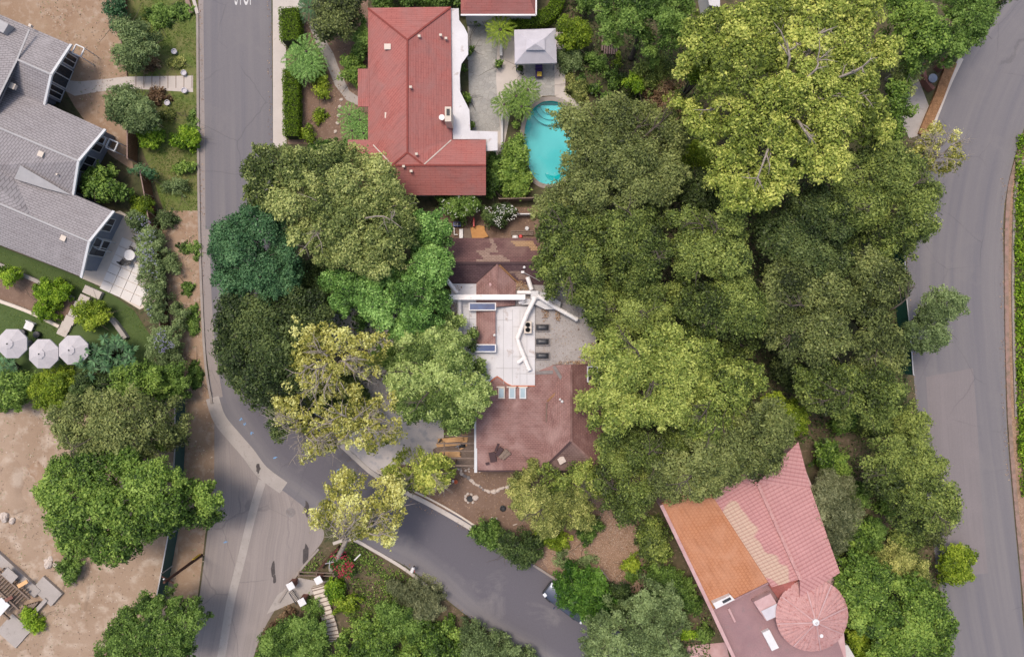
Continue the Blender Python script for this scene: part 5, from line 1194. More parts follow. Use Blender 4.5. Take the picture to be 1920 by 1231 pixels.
boxpx(MB(), 850, 416, 864, 424, 0, .45).build('body', M['blue'], bb_); boxpx(MB(), 851.5, 417.5, 862.5, 422.5, .452, .47).build('rim', M['metal_dark'], bb_); boxpx(MB(), 857, 416, 858, 424, .475, .5).build('handle', M['board'], bb_)
o = boxpx(MB(), 887, 408, 889.5, 424, .1, 1.0).build('red_board', M['red']); tag(o, 'upright narrow red board by the white flowered shrub', 'board')
o = MB(); 
for y in (432, 435.3, 438.2): boxpx(o, 958, y, 1000, y + 2.4, .1, .28)
tag(o.build('grey_planks', M['wood']), 'long grey planks lying behind the brown roof at right', 'planks')
q = W(976, 443, .3); o = MB().lathe((q.x, q.y, 0), [(.14, 0), (.17, .35), (.1, .38)], 12).build('red_bucket', M['red']); tag(o, 'small red bucket below the grey planks', 'bucket')
q = W(966, 444, .3); o = MB().lathe((q.x, q.y, 0), [(.3, 0), (.26, .2), (.1, .28)], 9).build('white_sack', M['board']); tag(o, 'white sack beside the red bucket', 'sack')
q = W(988, 428, .3); o = MB().lathe((q.x, q.y, 0), [(.2, 0), (.2, .3), (.16, .32)], 12).build('grey_bucket', M['sheet_metal']); tag(o, 'grey bucket above the grey planks', 'bucket')
# back yard glimpse left of the house
q = W(687, 590, 0); o = MB().lathe((q.x, q.y, 0), [(.45, 0), (.5, .5), (.42, .5), (.4, .35)], 16).build('round_basin', M['rock']); MB().lathe((q.x, q.y, 0), [(.39, .36), (.2, .37)], 16).build('water', M['blue'], o); tag(o, 'round stone basin of blue water between the trees', 'basin')
o = MB().prism(P2([(669,575),(684,575),(684,600),(669,596)], 0), 0, .12).build('stone_slab', M['rock_grey']); tag(o, 'grey stone slab beside the blue basin', 'slab')
o = MB().beam(W(655, 615, 1.2), W(680, 622, 1.2), .08, .08).build('timber_pole', M['plywood']); tag(o, 'tan timber pole between the trees', 'timber')
# logs / pallet right of the gazebo
PL = empty('timber_pallet', W(1140, 86, 0), 'stack of grey timber slats beside the path at the top', 'pallet')
for i in range(7):
    x = 1130 + i * 4.4; y = 64 + i * 4.5 + random.uniform(-3, 3); L = 34 - i * 2 
    MB().beam(W(x, y, .3), W(x - 1, min(y + L, 102), .3), .14, .12).build('slat', M['fence_pale'], PL)
# rocks
def rock_mesh(seed):
    r_ = np.random.default_rng(seed); m = MB(); n1, n2 = 8, 5; vs = []
    for j in range(n2 + 1):
        t = j / n2 * math.pi
        for k in range(n1):
            a = 2 * math.pi * k / n1; s = 1 + r_.uniform(-.18, .18); vs.append((math.sin(t) * math.cos(a) * s * .5, math.sin(t) * math.sin(a) * s * .42, .18 + math.cos(t) * .28 * s))
    fs = [((j + 1) * n1 + k, (j + 1) * n1 + (k + 1) % n1, j * n1 + (k + 1) % n1, j * n1 + k) for j in range(n2) for k in range(n1)]
    m.add(vs, fs); return m
RKS = []
for s in range(4):
    o = rock_mesh(s + 1).build('garden_rock', M['rock'] if s != 2 else M['rock_grey'], smooth=False); RKS.append(o)
used = [0]
def rock(x, y, s, label, group, k=None):
    k = random.randrange(4) if k is None else k
    if used[0] < 4: o = RKS[used[0]]
    else: o = RKS[k].copy(); COL.objects.link(o)
    used[0] += 1
    q = W(x, y, 0); o.location = (q.x, q.y, -.02); o.scale = (s, s, s * .9); o.rotation_euler = (0, 0, random.uniform(0, 6)); tag(o, label, 'rock', group)
lr = 'pale garden rock in the curved row below the brown roof'
rp = catmull([(859,875),(867,888),(878,895),(890,905),(903,914),(916,920),(925,921),(936,917),(948,913),(960,908),(966,906)], 4)
for i, p in enumerate(rp): rock(p[0] + random.uniform(-1.2, 1.2), p[1] + random.uniform(-1.2, 1.2), random.uniform(.22, .46), lr, 'rocks edging the front yard bed')
for k in range(14): rock(random.uniform(862, 905), random.uniform(872, 884) , random.uniform(.15, .3), 'small rubble rock between the pergola and the curved rock row', 'rubble rocks by the pergola')
for k, (x, y) in enumerate([(873,930),(874,937),(878,941),(884,926),(887,941),(877,925),(872,934)]): rock(x, y, random.uniform(.2, .34), 'small rock ringing the dark fire pit in the front yard', 'rocks round the fire pit')
rock(891, 932, .62, 'largest pale boulder beside the dark fire pit', None)
for k in range(7): rock(random.uniform(916, 932), random.uniform(970, 980), random.uniform(.15, .32), 'small rock in the loose heap above the kerb shrubs', 'rocks above the kerb shrubs')
for k, (x, y) in enumerate([(792,862),(796,866),(787,860),(800,868)]): rock(x, y, .4, ('upper', 'middle', 'leftmost', 'lowest right')[k] + ' round rock of the four at the edge of the front patio', 'rocks at the front patio edge')
for k, (x, y) in enumerate([(640,187),(637,201),(635,217),(633,231),(629,247)]): rock(x, y, .38, ('topmost', 'second', 'third', 'fourth', 'lowest')[k] + ' pale rock of the line running down beside the curved garden path', 'stepping rocks in the red house garden')
q = W(881, 934, 0); o = MB().lathe((q.x, q.y, 0), [(.28, 0), (.3, .12), (.1, .1)], 10).build('fire_pit', M['black']); tag(o, 'dark ash filled fire pit in the front yard', 'fire pit')
q = W(855, 902, .1); o = MB().lathe((0, 0, 0), [(.14, 0), (.19, .3), (.13, .3), (.1, .1)], 10).build('plant_pot', M['orange']); o.location = (q.x, q.y, 0); tag(o, 'small orange pot lying on the front yard dirt', 'pot')
q = W(850, 901, .1); o = MB().lathe((0, 0, 0), [(.1, 0), (.12, .15), (.05, .2)], 8).build('paint_tub', M['board']); o.location = (q.x, q.y, 0); tag(o, 'tiny white tub beside the orange pot', 'tub')
q = W(943, 952, 0); o = MB().lathe((q.x, q.y, 0), [(.28, 0), (.3, .12), (.22, .16), (.15, .1)], 12).build('old_tyre', M['black']); tag(o, 'dark tyre by the pale yellow conifer', 'tyre')
for (x0, y0, x1, y1, lb) in ((963,938,968,926,'short pale stick by the pale yellow conifer'),(962,984,970,981,'small pale stick above the kerb shrubs'),(1127,1067,1143,1088,'long pale stick on the dry mulch slope')):
    o = MB().tube([W(x0, y0, .08), W((x0 + x1) / 2 + .5, (y0 + y1) / 2, .1), W(x1, y1, .08)], [.06, .05, .03], 6).build('stick', M['rock']); tag(o, lb, 'stick')
q = W(668, 1044, .2); o = MB().beam(W(664, 1050, .3), W(676, 1038, .3), .12, .05).build('pale_plank', M['board']); tag(o, 'short pale plank on the south garden bank', 'plank')
# parked car
CR = empty('parked_car', (0, 0, 0), 'slate grey car parked at the kerb half hidden by a tree', 'car')
def car_section(x, hw, zb, zt): return [(x, -hw, zb), (x, -hw * 1.0, (zb + zt) / 2), (x, -hw * .9, zt), (x, 0, zt + .04), (x, hw * .9, zt), (x, hw, (zb + zt) / 2), (x, hw, zb)]
secs = [(2.28,.62,.32,.58),(2.15,.78,.25,.68),(1.7,.86,.22,.78),(1.05,.89,.22,.90),(.4,.90,.22,.96),(-.8,.90,.22,.98),(-1.6,.89,.22,.97),(-2.05,.84,.25,.92),(-2.25,.72,.34,.80)]
cm = MB(); vs = []
for s_ in secs: vs += car_section(*s_)
fs = [(i * 7 + k, i * 7 + (k + 1) % 7, (i + 1) * 7 + (k + 1) % 7, (i + 1) * 7 + k) for i in range(8) for k in range(7)] + [tuple(range(6, -1, -1)), tuple(56 + k for k in range(7))]
bo = cm.add(vs, fs).build('body', M['carpaint'], CR, smooth=True); sb = bo.modifiers.new('sub', 'SUBSURF'); sb.levels = 1; sb.render_levels = 2
gh = MB(); L1 = [(1.0,.74,.93),(.25,.64,1.40),(-1.1,.63,1.42),(-1.85,.72,.95)]
vs = []
for x, hw, z in L1: vs += [(x, -hw, z), (x, hw, z)]
base = [(1.0,-.76,.9),(1.0,.76,.9),(-1.85,-.74,.9),(-1.85,.74,.9)]
vs += base
gh.add(vs, [(0,1,3,2),(2,3,5,4),(4,5,7,6),(0,2,4,6,10,8),(1,9,11,7,5,3),(8,9,1,0),(6,7,11,10)]); gh.build('windows', M['glass'], CR)
rf = MB(); rf.add([(.22,-.6,1.43),(.22,.6,1.43),(-1.08,.59,1.45),(-1.08,-.59,1.45),(.22,-.6,1.40),(.22,.6,1.40),(-1.08,.59,1.42),(-1.08,-.59,1.42)], [(0,1,2,3),(0,4,5,1),(1,5,6,2),(2,6,7,3),(3,7,4,0)]).build('roof', M['carpaint'], CR)
for sg in (-1, 1):
    for x in (1.42, -1.38):
        w = MB(); w.tube([(x, sg * .72, .32), (x, sg * .92, .32)], .32, 18); wo = w.build('wheel', M['black'], CR); MB().tube([(x, sg * .90, .32), (x, sg * .935, .32)], .19, 14).build('rim', M['sheet_metal'], wo)
    MB().box((2.03, sg * .6, .73), (.34, .30, .10), sg * -.3).build('headlight', M['headlight'], CR, bevel=.03)
    MB().box((-2.12, sg * .62, .86), (.2, .26, .1)).build('tail_light', M['headlight'] if sg > 0 else M['red'], CR, bevel=.02)
    MB().box((.72, sg * .98, 1.0), (.14, .2, .12)).build('mirror', M['carpaint'], CR, bevel=.02)
MB().box((2.27, 0, .45), (.1, 1.3, .16)).build('bumper', M['black'], CR, bevel=.03); MB().box((2.24, 0, .64), (.08, .8, .1)).build('grille', M['metal_dark'], CR)
q = W(1062, 1129, .7); CR.location = (q.x, q.y, .012); d = W(1024, 1100, 0) - W(1100, 1156, 0); CR.rotation_euler = (0, 0, math.atan2(d.y, d.x))

# ================================================================== VEGETATION
hedge('box_hedge', 'tall clipped box hedge strip along the pavement', [(551,30),(553,60),(554,90)], 1.7, 1.8)
hedge('box_hedge', 'long clipped box hedge below the palms along the pavement', [(553,140),(554,200),(554,262)], 1.35, 1.5)
hedge('curved_hedge', 'curved bright hedge behind the gazebo', [(1050,-30),(1046,5),(1036,28),(1015,44),(985,49),(955,47)], 1.15, 1.4, k=5)
T = tree; Sh = shrub
# --- around the middle house
T('sycamore', 'large olive green sycamore between the red roof and the left road bend', 'tree', [(458,345),(478,290),(525,264),(560,280),(598,290),(650,268),(690,277),(725,305),(742,342),(778,370),(780,425),(775,470),(735,505),(700,518),(670,505),(630,495),(590,485),(556,470),(545,430),(520,400),(480,402),(462,372)], 5.5, 9.5, 'olive_syc')
T('camphor_tree', 'bright round leaved tree touching the north brown roof', 'tree', [(765,420),(790,402),(825,402),(842,432),(849,490),(842,520),(815,550),(790,530),(770,500),(782,460)], 4.5, 8.0, 'camphor')
T('camphor_tree', 'bright green billowing tree left of the white ducts', 'tree', [(690,515),(735,495),(775,490),(805,520),(844,555),(842,592),(805,625),(765,642),(722,628),(690,600),(670,560)], 4.8, 8.2, 'camphor')
T('dark_tree', 'deep green tree below the olive sycamore', 'tree', [(598,520),(650,505),(700,520),(715,570),(700,598),(672,570),(640,588),(608,565)], 4.2, 6.8, 'camphor')
T('bluish_tree', 'bluish green tree overhanging the left road bend', 'tree', [(396,420),(428,390),(490,392),(540,405),(552,470),(556,530),(530,560),(470,566),(425,556),(402,500)], 4.8, 7.8, 'blue_green')
T('oak_tree', 'dark olive oak leaning over the bend of the left road', 'tree', [(430,560),(500,560),(545,540),(600,545),(620,590),(600,640),(585,700),(600,760),(560,785),(525,820),(492,815),(462,770),(440,735),(412,690),(402,640),(410,600)], 4.6, 8.0, 'deep')
T('yellow_sycamore', 'upper yellow autumn sycamore with pale bare branches', 'tree', [(546,592),(600,612),(640,578),(656,612),(700,606),(736,632),(716,680),(700,722),(668,700),(640,722),(612,752),(572,742),(556,680)], 6.5, 9.5, 'yellow_syc')
T('yellow_sycamore', 'middle yellow sycamore arching over the pale patio', 'tree', [(600,740),(640,715),(690,722),(735,742),(772,778),(758,822),(700,850),(650,835),(610,815),(575,790)], 6.0, 8.8, 'yellow_syc')
T('yellow_sycamore', 'small yellow sycamore bough hanging over the road bend', 'tree', [(518,735),(540,710),(562,735),(590,775),(628,800),(640,835),(600,850),(566,872),(572,815),(522,792)], 5.0, 7.4, 'yellow_syc')
T('yellow_sycamore', 'lowest yellow sycamore leaning over the road junction', 'tree', [(565,968),(600,940),(612,900),(650,880),(690,895),(735,888),(792,928),(760,962),(752,1004),(728,1030),(690,1005),(640,1000),(600,998),(568,988)], 5.0, 7.8, 'yellow_syc', base=(622,1066))
T('round_leaf_tree', 'light green clumpy tree covering the west edge of the middle house', 'tree', [(738,640),(765,612),(800,615),(830,588),(862,598),(886,622),(890,660),(905,690),(922,738),(906,772),(884,796),(858,808),(826,802),(800,782),(762,790),(740,755),(728,700)], 4.6, 7.8, 'broccoli')
T('young_tree', 'small light green tree spilling over the pale patio kerb', 'tree', [(722,880),(742,858),(770,838),(800,845),(850,860),(852,900),(830,930),(795,932),(760,915),(728,900)], 2.4, 4.0, 'big_syc', scale=.8)
Sh('climbing_shrub', 'dark shrub in the shade between patio and yellow sycamores', 'shrub', [(590,700),(640,690),(690,735),(700,800),(640,790),(590,770)], 2.5, 'shrub_dark')
Sh('garden_shrub', 'green shrub beside the blue water basin', 'shrub', (676,606,10), 1.8, 'camphor')
Sh('understory_shrub', 'dark shrub mass left under the olive sycamore', 'shrub', [(552,480),(610,500),(640,560),(620,600),(560,600),(552,550)], 4.2, 'shrub_dark', zlo=2)
T('shade_tree', 'dark green tree in the gap between clumpy tree and yellow sycamore', 'tree', [(690,680),(735,690),(770,780),(800,790),(790,740),(745,640),(720,650)], 3.0, 5.0, 'shrub')
# --- right hand woodland
T('oak_tree', 'broad oak touching the right end of the north brown roof', 'tree', [(1008,398),(1060,392),(1120,398),(1135,440),(1120,500),(1130,560),(1118,606),(1096,590),(1062,556),(1022,538),(1006,500),(1020,455)], 5.2, 9.0, 'oak')
T('oak_tree', 'oak behind the broad oak near the middle of the wood', 'tree', [(1120,395),(1200,392),(1250,405),(1262,460),(1250,520),(1200,545),(1150,540),(1120,500)], 5.5, 9.8, 'oak')
T('oak_tree', 'tall oak at the upper right of the sharp wooded lot', 'tree', [(1250,400),(1330,395),(1415,402),(1428,450),(1400,505),(1340,520),(1290,515),(1262,470)], 6.0, 10.5, 'oak')
T('oak_tree', 'low dark oak in the centre of the wood', 'tree', [(1110,540),(1180,530),(1240,540),(1260,590),(1240,630),(1180,640),(1130,630),(1105,600)], 4.2, 7.4, 'oak')
T('oak_tree', 'dark oak on the right of the sharp wooded lot', 'tree', [(1265,530),(1330,520),(1400,500),(1440,540),(1440,640),(1425,700),(1380,680),(1330,640),(1275,600)], 5.0, 8.8, 'oak')
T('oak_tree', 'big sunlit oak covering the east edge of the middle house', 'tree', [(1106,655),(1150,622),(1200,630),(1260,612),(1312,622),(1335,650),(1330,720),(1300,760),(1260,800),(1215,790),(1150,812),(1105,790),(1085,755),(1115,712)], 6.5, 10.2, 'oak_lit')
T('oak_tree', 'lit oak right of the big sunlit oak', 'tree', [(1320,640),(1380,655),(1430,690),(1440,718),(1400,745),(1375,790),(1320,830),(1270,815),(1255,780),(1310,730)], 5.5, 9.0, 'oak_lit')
T('oak_tree', 'dark oak below the big sunlit oak', 'tree', [(1135,800),(1200,795),(1270,808),(1300,840),(1250,880),(1215,920),(1180,905),(1140,880),(1125,840)], 4.5, 8.0, 'oak')
T('oak_tree', 'narrow dark oak right of the pale yellow conifer', 'tree', [(1130,880),(1180,900),(1215,910),(1214,980),(1180,1000),(1145,960),(1120,930)], 3.6, 6.5, 'oak')
T('conifer', 'pale yellow green conifer at the bottom of the middle lot', 'tree', [(958,905),(985,885),(1003,872),(1018,905),(1040,930),(1062,905),(1085,920),(1110,950),(1105,990),(1075,985),(1050,1020),(1020,1005),(985,975),(962,950)], 3.2, 6.2, 'conifer')
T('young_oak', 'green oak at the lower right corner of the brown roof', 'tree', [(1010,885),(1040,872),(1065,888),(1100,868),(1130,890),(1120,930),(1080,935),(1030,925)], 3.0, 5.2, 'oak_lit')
Sh('low_shrub', 'dark green fan shaped shrub beside the dry mulch', 'shrub', [(1085,990),(1120,965),(1130,990),(1105,1018),(1080,1022)], 1.5, 'shrub')
Sh('low_shrub', 'yellow green shrub at the foot of the pale conifer', 'shrub', [(1005,1000),(1050,1000),(1075,1015),(1050,1030),(1010,1018)], 1.4, 'lime')
Sh('kerb_shrub', 'dark leafy shrub at the left end of the kerb planting', 'shrub', [(884,985),(905,975),(935,985),(945,1010),(930,1025),(905,1018),(886,1005)], 2.2, 'shrub')
Sh('kerb_shrub', 'larger olive shrub in the middle of the kerb planting', 'shrub', [(940,990),(985,1000),(1020,1015),(1020,1045),(985,1060),(950,1045),(932,1020)], 2.6, 'shrub_dark')
Sh('laurel_shrub', 'glossy laurel shrub hanging over the parked car', 'shrub', [(1044,1082),(1080,1062),(1125,1072),(1140,1100),(1145,1130),(1118,1166),(1082,1152),(1050,1130),(1038,1108)], 3.0, 'glossy', zlo=1.6)
Sh('laurel_shrub', 'grey green glossy shrub right of the laurel', 'shrub', [(1130,1100),(1175,1090),(1185,1130),(1175,1170),(1145,1160),(1130,1130)], 2.4, 'shrub_dark')
T('roadside_tree', 'grey green tree at the bottom below the parked car', 'tree', [(1090,1190),(1120,1150),(1180,1130),(1210,1090),(1260,1100),(1285,1150),(1270,1210),(1250,1260),(1100,1260)], 4.0, 7.0, 'sage')
Sh('low_shrub', 'small bright shrub at the right edge of the dry mulch', 'shrub', (1183,1052,12,16), 1.0, 'lime')
Sh('low_shrub', 'small patchy weed shrub above the parked car', 'shrub', (1058,1050,16,12), .6, 'sage')
Sh('low_shrub', 'dark round shrub between dry mulch and pink house', 'shrub', [(1205,960),(1245,975),(1262,1030),(1240,1060),(1205,1060)], 2.6, 'oak')
# --- north
T('oak_tree', 'great dark oak overhanging the right of the pool', 'tree', [(1040,212),(1075,202),(1100,205),(1130,190),(1165,176),(1220,185),(1270,215),(1290,260),(1280,320),(1262,370),(1200,396),(1120,400),(1050,408),(1000,398),(990,368),(1030,348),(1052,330),(1055,290),(1062,250),(1048,235)], 5.2, 9.2, 'oak_dull')
T('leafy_tree', 'mid green tree at the top beside the big yellow sycamore', 'tree', [(1118,-20),(1300,-20),(1292,40),(1275,75),(1245,100),(1210,96),(1180,70),(1140,72),(1120,45)], 4.6, 8.0, 'shrub')
T('sycamore', 'huge yellow green sycamore filling the upper right', 'tree', [(1285,45),(1335,12),(1400,22),(1460,-20),(1640,-20),(1690,60),(1700,130),(1678,200),(1700,255),(1640,268),(1585,290),(1560,345),(1505,335),(1462,375),(1412,400),(1365,392),(1335,330),(1325,262),(1285,222),(1268,135)], 7.5, 12.5, 'big_syc', r0=.42)
T('sycamore', 'thin leaved sycamore tip between huge sycamore and oaks', 'tree', [(1690,300),(1740,235),(1790,245),(1810,290),(1775,325),(1720,330)], 4.0, 6.4, 'yellow_syc')
T('leafy_tree', 'bright leafy tree at the top right corner left of the road', 'tree', [(1650,-20),(1760,-20),(1790,40),(1780,95),(1750,125),(1710,130),(1690,80)], 4.5, 7.6, 'ficus')
T('leafy_tree', 'grey green tree hanging over the top of the right road', 'tree', [(1770,-20),(1895,-20),(1870,35),(1835,75),(1800,115),(1765,110),(1780,50)], 4.2, 7.0, 'shrub')
T('autumn_tree', 'small brownish tree above the pale driveway', 'tree', [(1690,60),(1725,50),(1745,90),(1740,150),(1715,180),(1695,140)], 3.5, 5.6, 'olive_syc')
T('leafy_tree', 'green tree between driveway and huge sycamore', 'tree', [(1665,170),(1700,130),(1725,180),(1730,230),(1700,260),(1670,240)], 3.2, 5.6, 'ficus')
T('oak_tree', 'dark oak right of the huge sycamore beside the road', 'tree', [(1570,300),(1640,272),(1700,258),(1748,300),(1745,380),(1752,430),(1720,470),(1660,480),(1590,450),(1540,400)], 5.2, 9.0, 'oak')
T('oak_tree', 'dark oak below the huge sycamore', 'tree', [(1420,400),(1470,370),(1540,345),(1600,440),(1610,490),(1560,520),(1480,520),(1430,470)], 5.0, 8.6, 'deep')
T('oak_tree', 'dull green oak in the middle of the right wood', 'tree', [(1430,480),(1500,510),(1560,520),(1600,560),(1590,640),(1540,680),(1480,690),(1440,640),(1425,560)], 5.4, 9.4, 'oak_dull')
T('oak_tree', 'dull oak beside the dark green mesh fence', 'tree', [(1600,480),(1670,480),(1690,530),(1700,600),(1710,660),(1680,710),(1620,700),(1590,640)], 4.8, 8.2, 'oak_dull')
T('oak_tree', 'dark oak at the lower end of the right wood', 'tree', [(1480,690),(1560,680),(1640,690),(1700,720),(1695,790),(1640,800),(1570,780),(1510,760)], 4.5, 8.0, 'oak')
T('young_tree', 'light young tree reaching over the right road', 'tree', [(1690,610),(1722,600),(1730,560),(1765,540),(1812,560),(1815,590),(1770,600),(1772,635),(1745,660),(1700,650)], 3.8, 6.0, 'sage', base=(1680,640))
T('oak_tree', 'oak overhanging the north end of the tiled house', 'tree', [(1230,860),(1290,820),(1350,790),(1400,765),(1460,752),(1495,800),(1490,850),(1450,890),(1400,885),(1365,910),(1340,945),(1290,940),(1240,940),(1220,905)], 6.2, 9.6, 'oak_dull')
Sh('lime_shrub', 'lime green bush between two dark oaks', 'shrub', [(1430,745),(1465,732),(1505,760),(1500,810),(1465,800),(1440,775)], 4.2, 'lime', zlo=2.5)
T('autumn_tree', 'wispy grey green tree touching the right side of the pink roof', 'tree', [(1520,905),(1560,885),(1600,900),(1612,960),(1590,1020),(1560,1045),(1535,1010)], 3.0, 5.2, 'wisp')
T('oak_tree', 'dark tree leaning to the right road below the wood', 'tree', [(1625,860),(1660,820),(1720,830),(1765,860),(1770,910),(1800,950),(1790,990),(1740,1005),(1690,985),(1660,930),(1630,910)], 4.2, 7.4, 'oak')
Sh('yellow_shrub', 'yellow green bush at the edge of the right road', 'shrub', [(1765,1035),(1800,1018),(1828,1045),(1820,1080),(1785,1095),(1762,1075)], 2.6, 'lime')
Sh('yellow_shrub', 'pale yellow flowering bush behind the tiled house', 'shrub', [(1632,1030),(1675,1020),(1735,1050),(1735,1095),(1690,1100),(1650,1070)], 2.4, 'conifer')
T('leafy_tree', 'bright green thicket tree right of the turret', 'tree', [(1560,1060),(1620,1040),(1680,1080),(1700,1130),(1650,1180),(1600,1180),(1580,1120)], 3.4, 5.6, 'ficus')
T('leafy_tree', 'green thicket tree in the lower right corner', 'tree', [(1680,1090),(1760,1095),(1785,1150),(1780,1220),(1720,1260),(1640,1240),(1640,1180),(1690,1140)], 3.2, 5.4, 'ficus')
Sh('thicket', 'mixed green thicket along the bottom below the turret', 'shrub', [(1595,1185),(1660,1190),(1760,1240),(1740,1290),(1600,1290)], 2.8, 'lime')
Sh('thicket', 'green shrub row left of the lower right road', 'shrub', [(1660,780),(1710,760),(1735,800),(1720,840),(1680,830),(1650,810)], 2.8, 'oak')
Sh('thicket', 'bright shrub at the top end of the brown footpath', 'shrub', [(1520,840),(1560,830),(1590,870),(1580,900),(1540,880)], 2.2, 'ficus')
Sh('thicket', 'green shrub between brown footpath and pink roof', 'shrub', [(1595,960),(1625,980),(1625,1045),(1595,1050)], 2.2, 'ficus')
Sh('thicket', 'shrub in front of the orange roof west wall', 'shrub', [(1215,1065),(1265,1060),(1300,1100),(1310,1140),(1270,1140),(1225,1110)], 2.2, 'shrub')
Sh('thicket', 'small dark bush against the tiled house wall', 'shrub', (1307,1130,12,22), 1.8, 'shrub')
Sh('thicket', 'small green bush near the pink patio', 'shrub', (1285,1185,14), 1.2, 'citrus')
Sh('shade_shrub', 'low dark shrub under the huge sycamore', 'shrub', [(1200,110),(1270,120),(1285,180),(1240,180),(1195,150)], 3.0, 'oak', zlo=1.2)
Sh('flowering_shrub', 'reddish brown flowering shrub beside the huge sycamore', 'shrub', [(1205,140),(1275,145),(1295,210),(1240,215),(1205,190)], 2.4, 'autumn')
Sh('cypress_bush', 'narrow bright bush below the dark oak canopy', 'shrub', (1189,158,14,24), 3.0, 'citrus')
Sh('lime_shrub', 'lime shrub in the dark gap beside the huge sycamore', 'shrub', [(1285,270),(1325,265),(1335,310),(1300,320),(1282,300)], 3.0, 'lime', zlo=1.5)
T('oak_tree', 'dark filler oak below the huge sycamore at the gap', 'tree', [(1275,320),(1330,330),(1360,385),(1300,398),(1262,385)], 3.0, 5.2, 'deep')
T('fan_tree', 'bright fan leaved tree nestled at the left of the huge sycamore', 'tree', (1312,130,34,26), 8.2, 9.2, 'lime')
for k, (x, y, a_, b_, h_, sy, lb) in enumerate([
  (1625,800,34,24,2.2,'oak','dark shrub between the wood and the brown footpath head'),(1585,790,22,20,1.6,'ficus','bright shrub at the lower edge of the dull oak'),
  (1640,1000,24,26,1.8,'shrub','green shrub left of the pale yellow flowering bush'),(1700,1010,34,18,1.6,'oak','dark shrub under the leaning roadside tree'),
  (1608,930,18,24,1.6,'shrub','green shrub beside the wispy grey green tree'),(1540,1050,22,24,1.4,'ficus','bright low shrub at the corner of the pink roof'),
  (1755,1000,22,16,1.4,'oak_dull','dull shrub at the road edge above the yellow green bush'),(1225,1010,30,34,2.2,'oak_lit','olive shrub above the orange roof west wall shrub'),
  (1265,1165,30,24,1.6,'sage','pale shrub near the foot of the tiled house'),(1320,1185,18,14,1.0,'shrub','low green shrub against the parapet of the tiled house'),
  (1250,1225,40,24,1.8,'sage','pale green shrub at the bottom edge left of the pink patio'),(1220,1140,26,20,2.0,'oak','dark shrub right of the grey green roadside tree'),
  (1480,700,26,18,3.0,'deep','deep green shrub in the shadow of the right wood'),
  (1665,940,18,22,1.4,'ficus','small bright shrub beside the leaning roadside tree'),(1570,1030,20,20,1.8,'oak','dark shrub below the wispy grey green tree'),
  (1190,1075,16,14,.8,'shrub','low green weeds at the right end of the mulch slope'),(1100,1050,20,10,.5,'sage','sparse weeds in the middle of the mulch slope')]):
    Sh('garden_shrub', lb, 'shrub', (x, y, a_, b_), h_, sy)
for k, (x, y, a_, b_, h_, sy, lb) in enumerate([
  (1115,165,12,9,.8,'ficus','tiny green shrub right of the pool path'),(1140,185,14,10,1.0,'shrub','green shrub above the great dark oak'),(1160,110,10,12,.9,'lime','lime shrub at the tip of the timber slats'),
  (1090,150,9,9,.8,'shrub','small dark shrub beside the yellowish path shrub'),(1120,205,9,6,.6,'autumn','rusty shrub above the great dark oak'),(1175,185,12,14,1.2,'oak','dark shrub left of the narrow bright bush'),
  (295,180,20,14,.5,'autumn','rust coloured shrub right of the garden path'),(315,215,14,10,.4,'conifer','yellowish flower clump on the upper lawn'),(280,120,18,9,.5,'autumn','dry brown shrub above the garden path'),(330,118,16,8,.4,'conifer','pale flower clump above the garden path'),
  (340,20,22,16,.3,'shrub','low weeds beside the red kerb at the top'),(300,30,26,22,.3,'shrub','low weeds on the upper lawn'),(360,230,7,30,.3,'shrub','weeds along the lawn kerb'),(345,315,18,9,.6,'ficus','green low clump on the lower lawn')]):
    Sh('low_shrub', lb, 'shrub', (x, y, a_, b_), h_, sy, scale=.7)
# --- red house garden
Sh('olive_shrub', 'round grey olive tree above the curved garden path', 'tree', (632,34,42,42,16,.06), 4.0, 'oak_dull')
palm('palm', 'feathery palm clump between hedge and curved garden path', 570, 108, 1.9, 1.6, 'camphor', heads=[(574,96,1.7),(556,112,1.5),(584,118,1.5),(570,128,1.4)], nf=16)
palm('palm', 'small palm at the top of the curved garden path', 580, 14, 1.6, 1.3, 'blue_green')
palm('palm', 'large palm clump at the top left edge of the pool', 965, 190, 2.3, 1.5, 'ficus', heads=[(990,168,1.35),(968,180,1.5),(945,196,1.3),(978,200,1.2)], nf=17)
palm('palm', 'yellow edged palm between courtyard and gazebo', 938, 56, 2.3, 1.5, 'lime', heads=[(938,56,1.5)], nf=18)
palm('palm', 'cordyline clump beside the red house wall', 668, 232, 1.8, 1.2, 'camphor', heads=[(655,215,1.2),(675,225,1.2),(660,245,1.2),(682,250,1.1)], nf=14)
Sh('garden_shrub', 'green shrub strip below the palms by the curved path', 'shrub', [(582,120),(610,140),(618,168),(600,182),(590,160)], 1.2, 'lime')
Sh('garden_shrub', 'green shrub right of the curved garden path', 'shrub', [(640,120),(672,95),(685,120),(672,160),(650,150)], 1.6, 'ficus')
Sh('garden_shrub', 'dark shrub under the left eave of the red house', 'shrub', [(660,70),(690,20),(690,100),(670,110)], 1.8, 'shrub')
Sh('garden_shrub', 'low round shrub near the base of the long hedge', 'shrub', (578,248,14), 1.0, 'lime')
Sh('garden_shrub', 'small weed shrub in the red house garden', 'shrub', (602,212,10,16), .6, 'lime')
Sh('garden_shrub', 'dark shrub beside the olive sycamore above the road', 'shrub', [(575,270),(630,265),(660,262),(650,285),(580,290)], 1.5, 'shrub')
Sh('garden_shrub', 'green shrub strip right of the red roofed house', 'shrub', [(912,285),(938,290),(940,350),(928,368),(912,368)], 1.8, 'shrub')
Sh('garden_shrub', 'bushy green planting left of the lower pool edge', 'shrub', [(945,225),(975,215),(982,270),(985,315),(1000,345),(975,362),(945,358),(940,300)], 1.9, 'ficus')
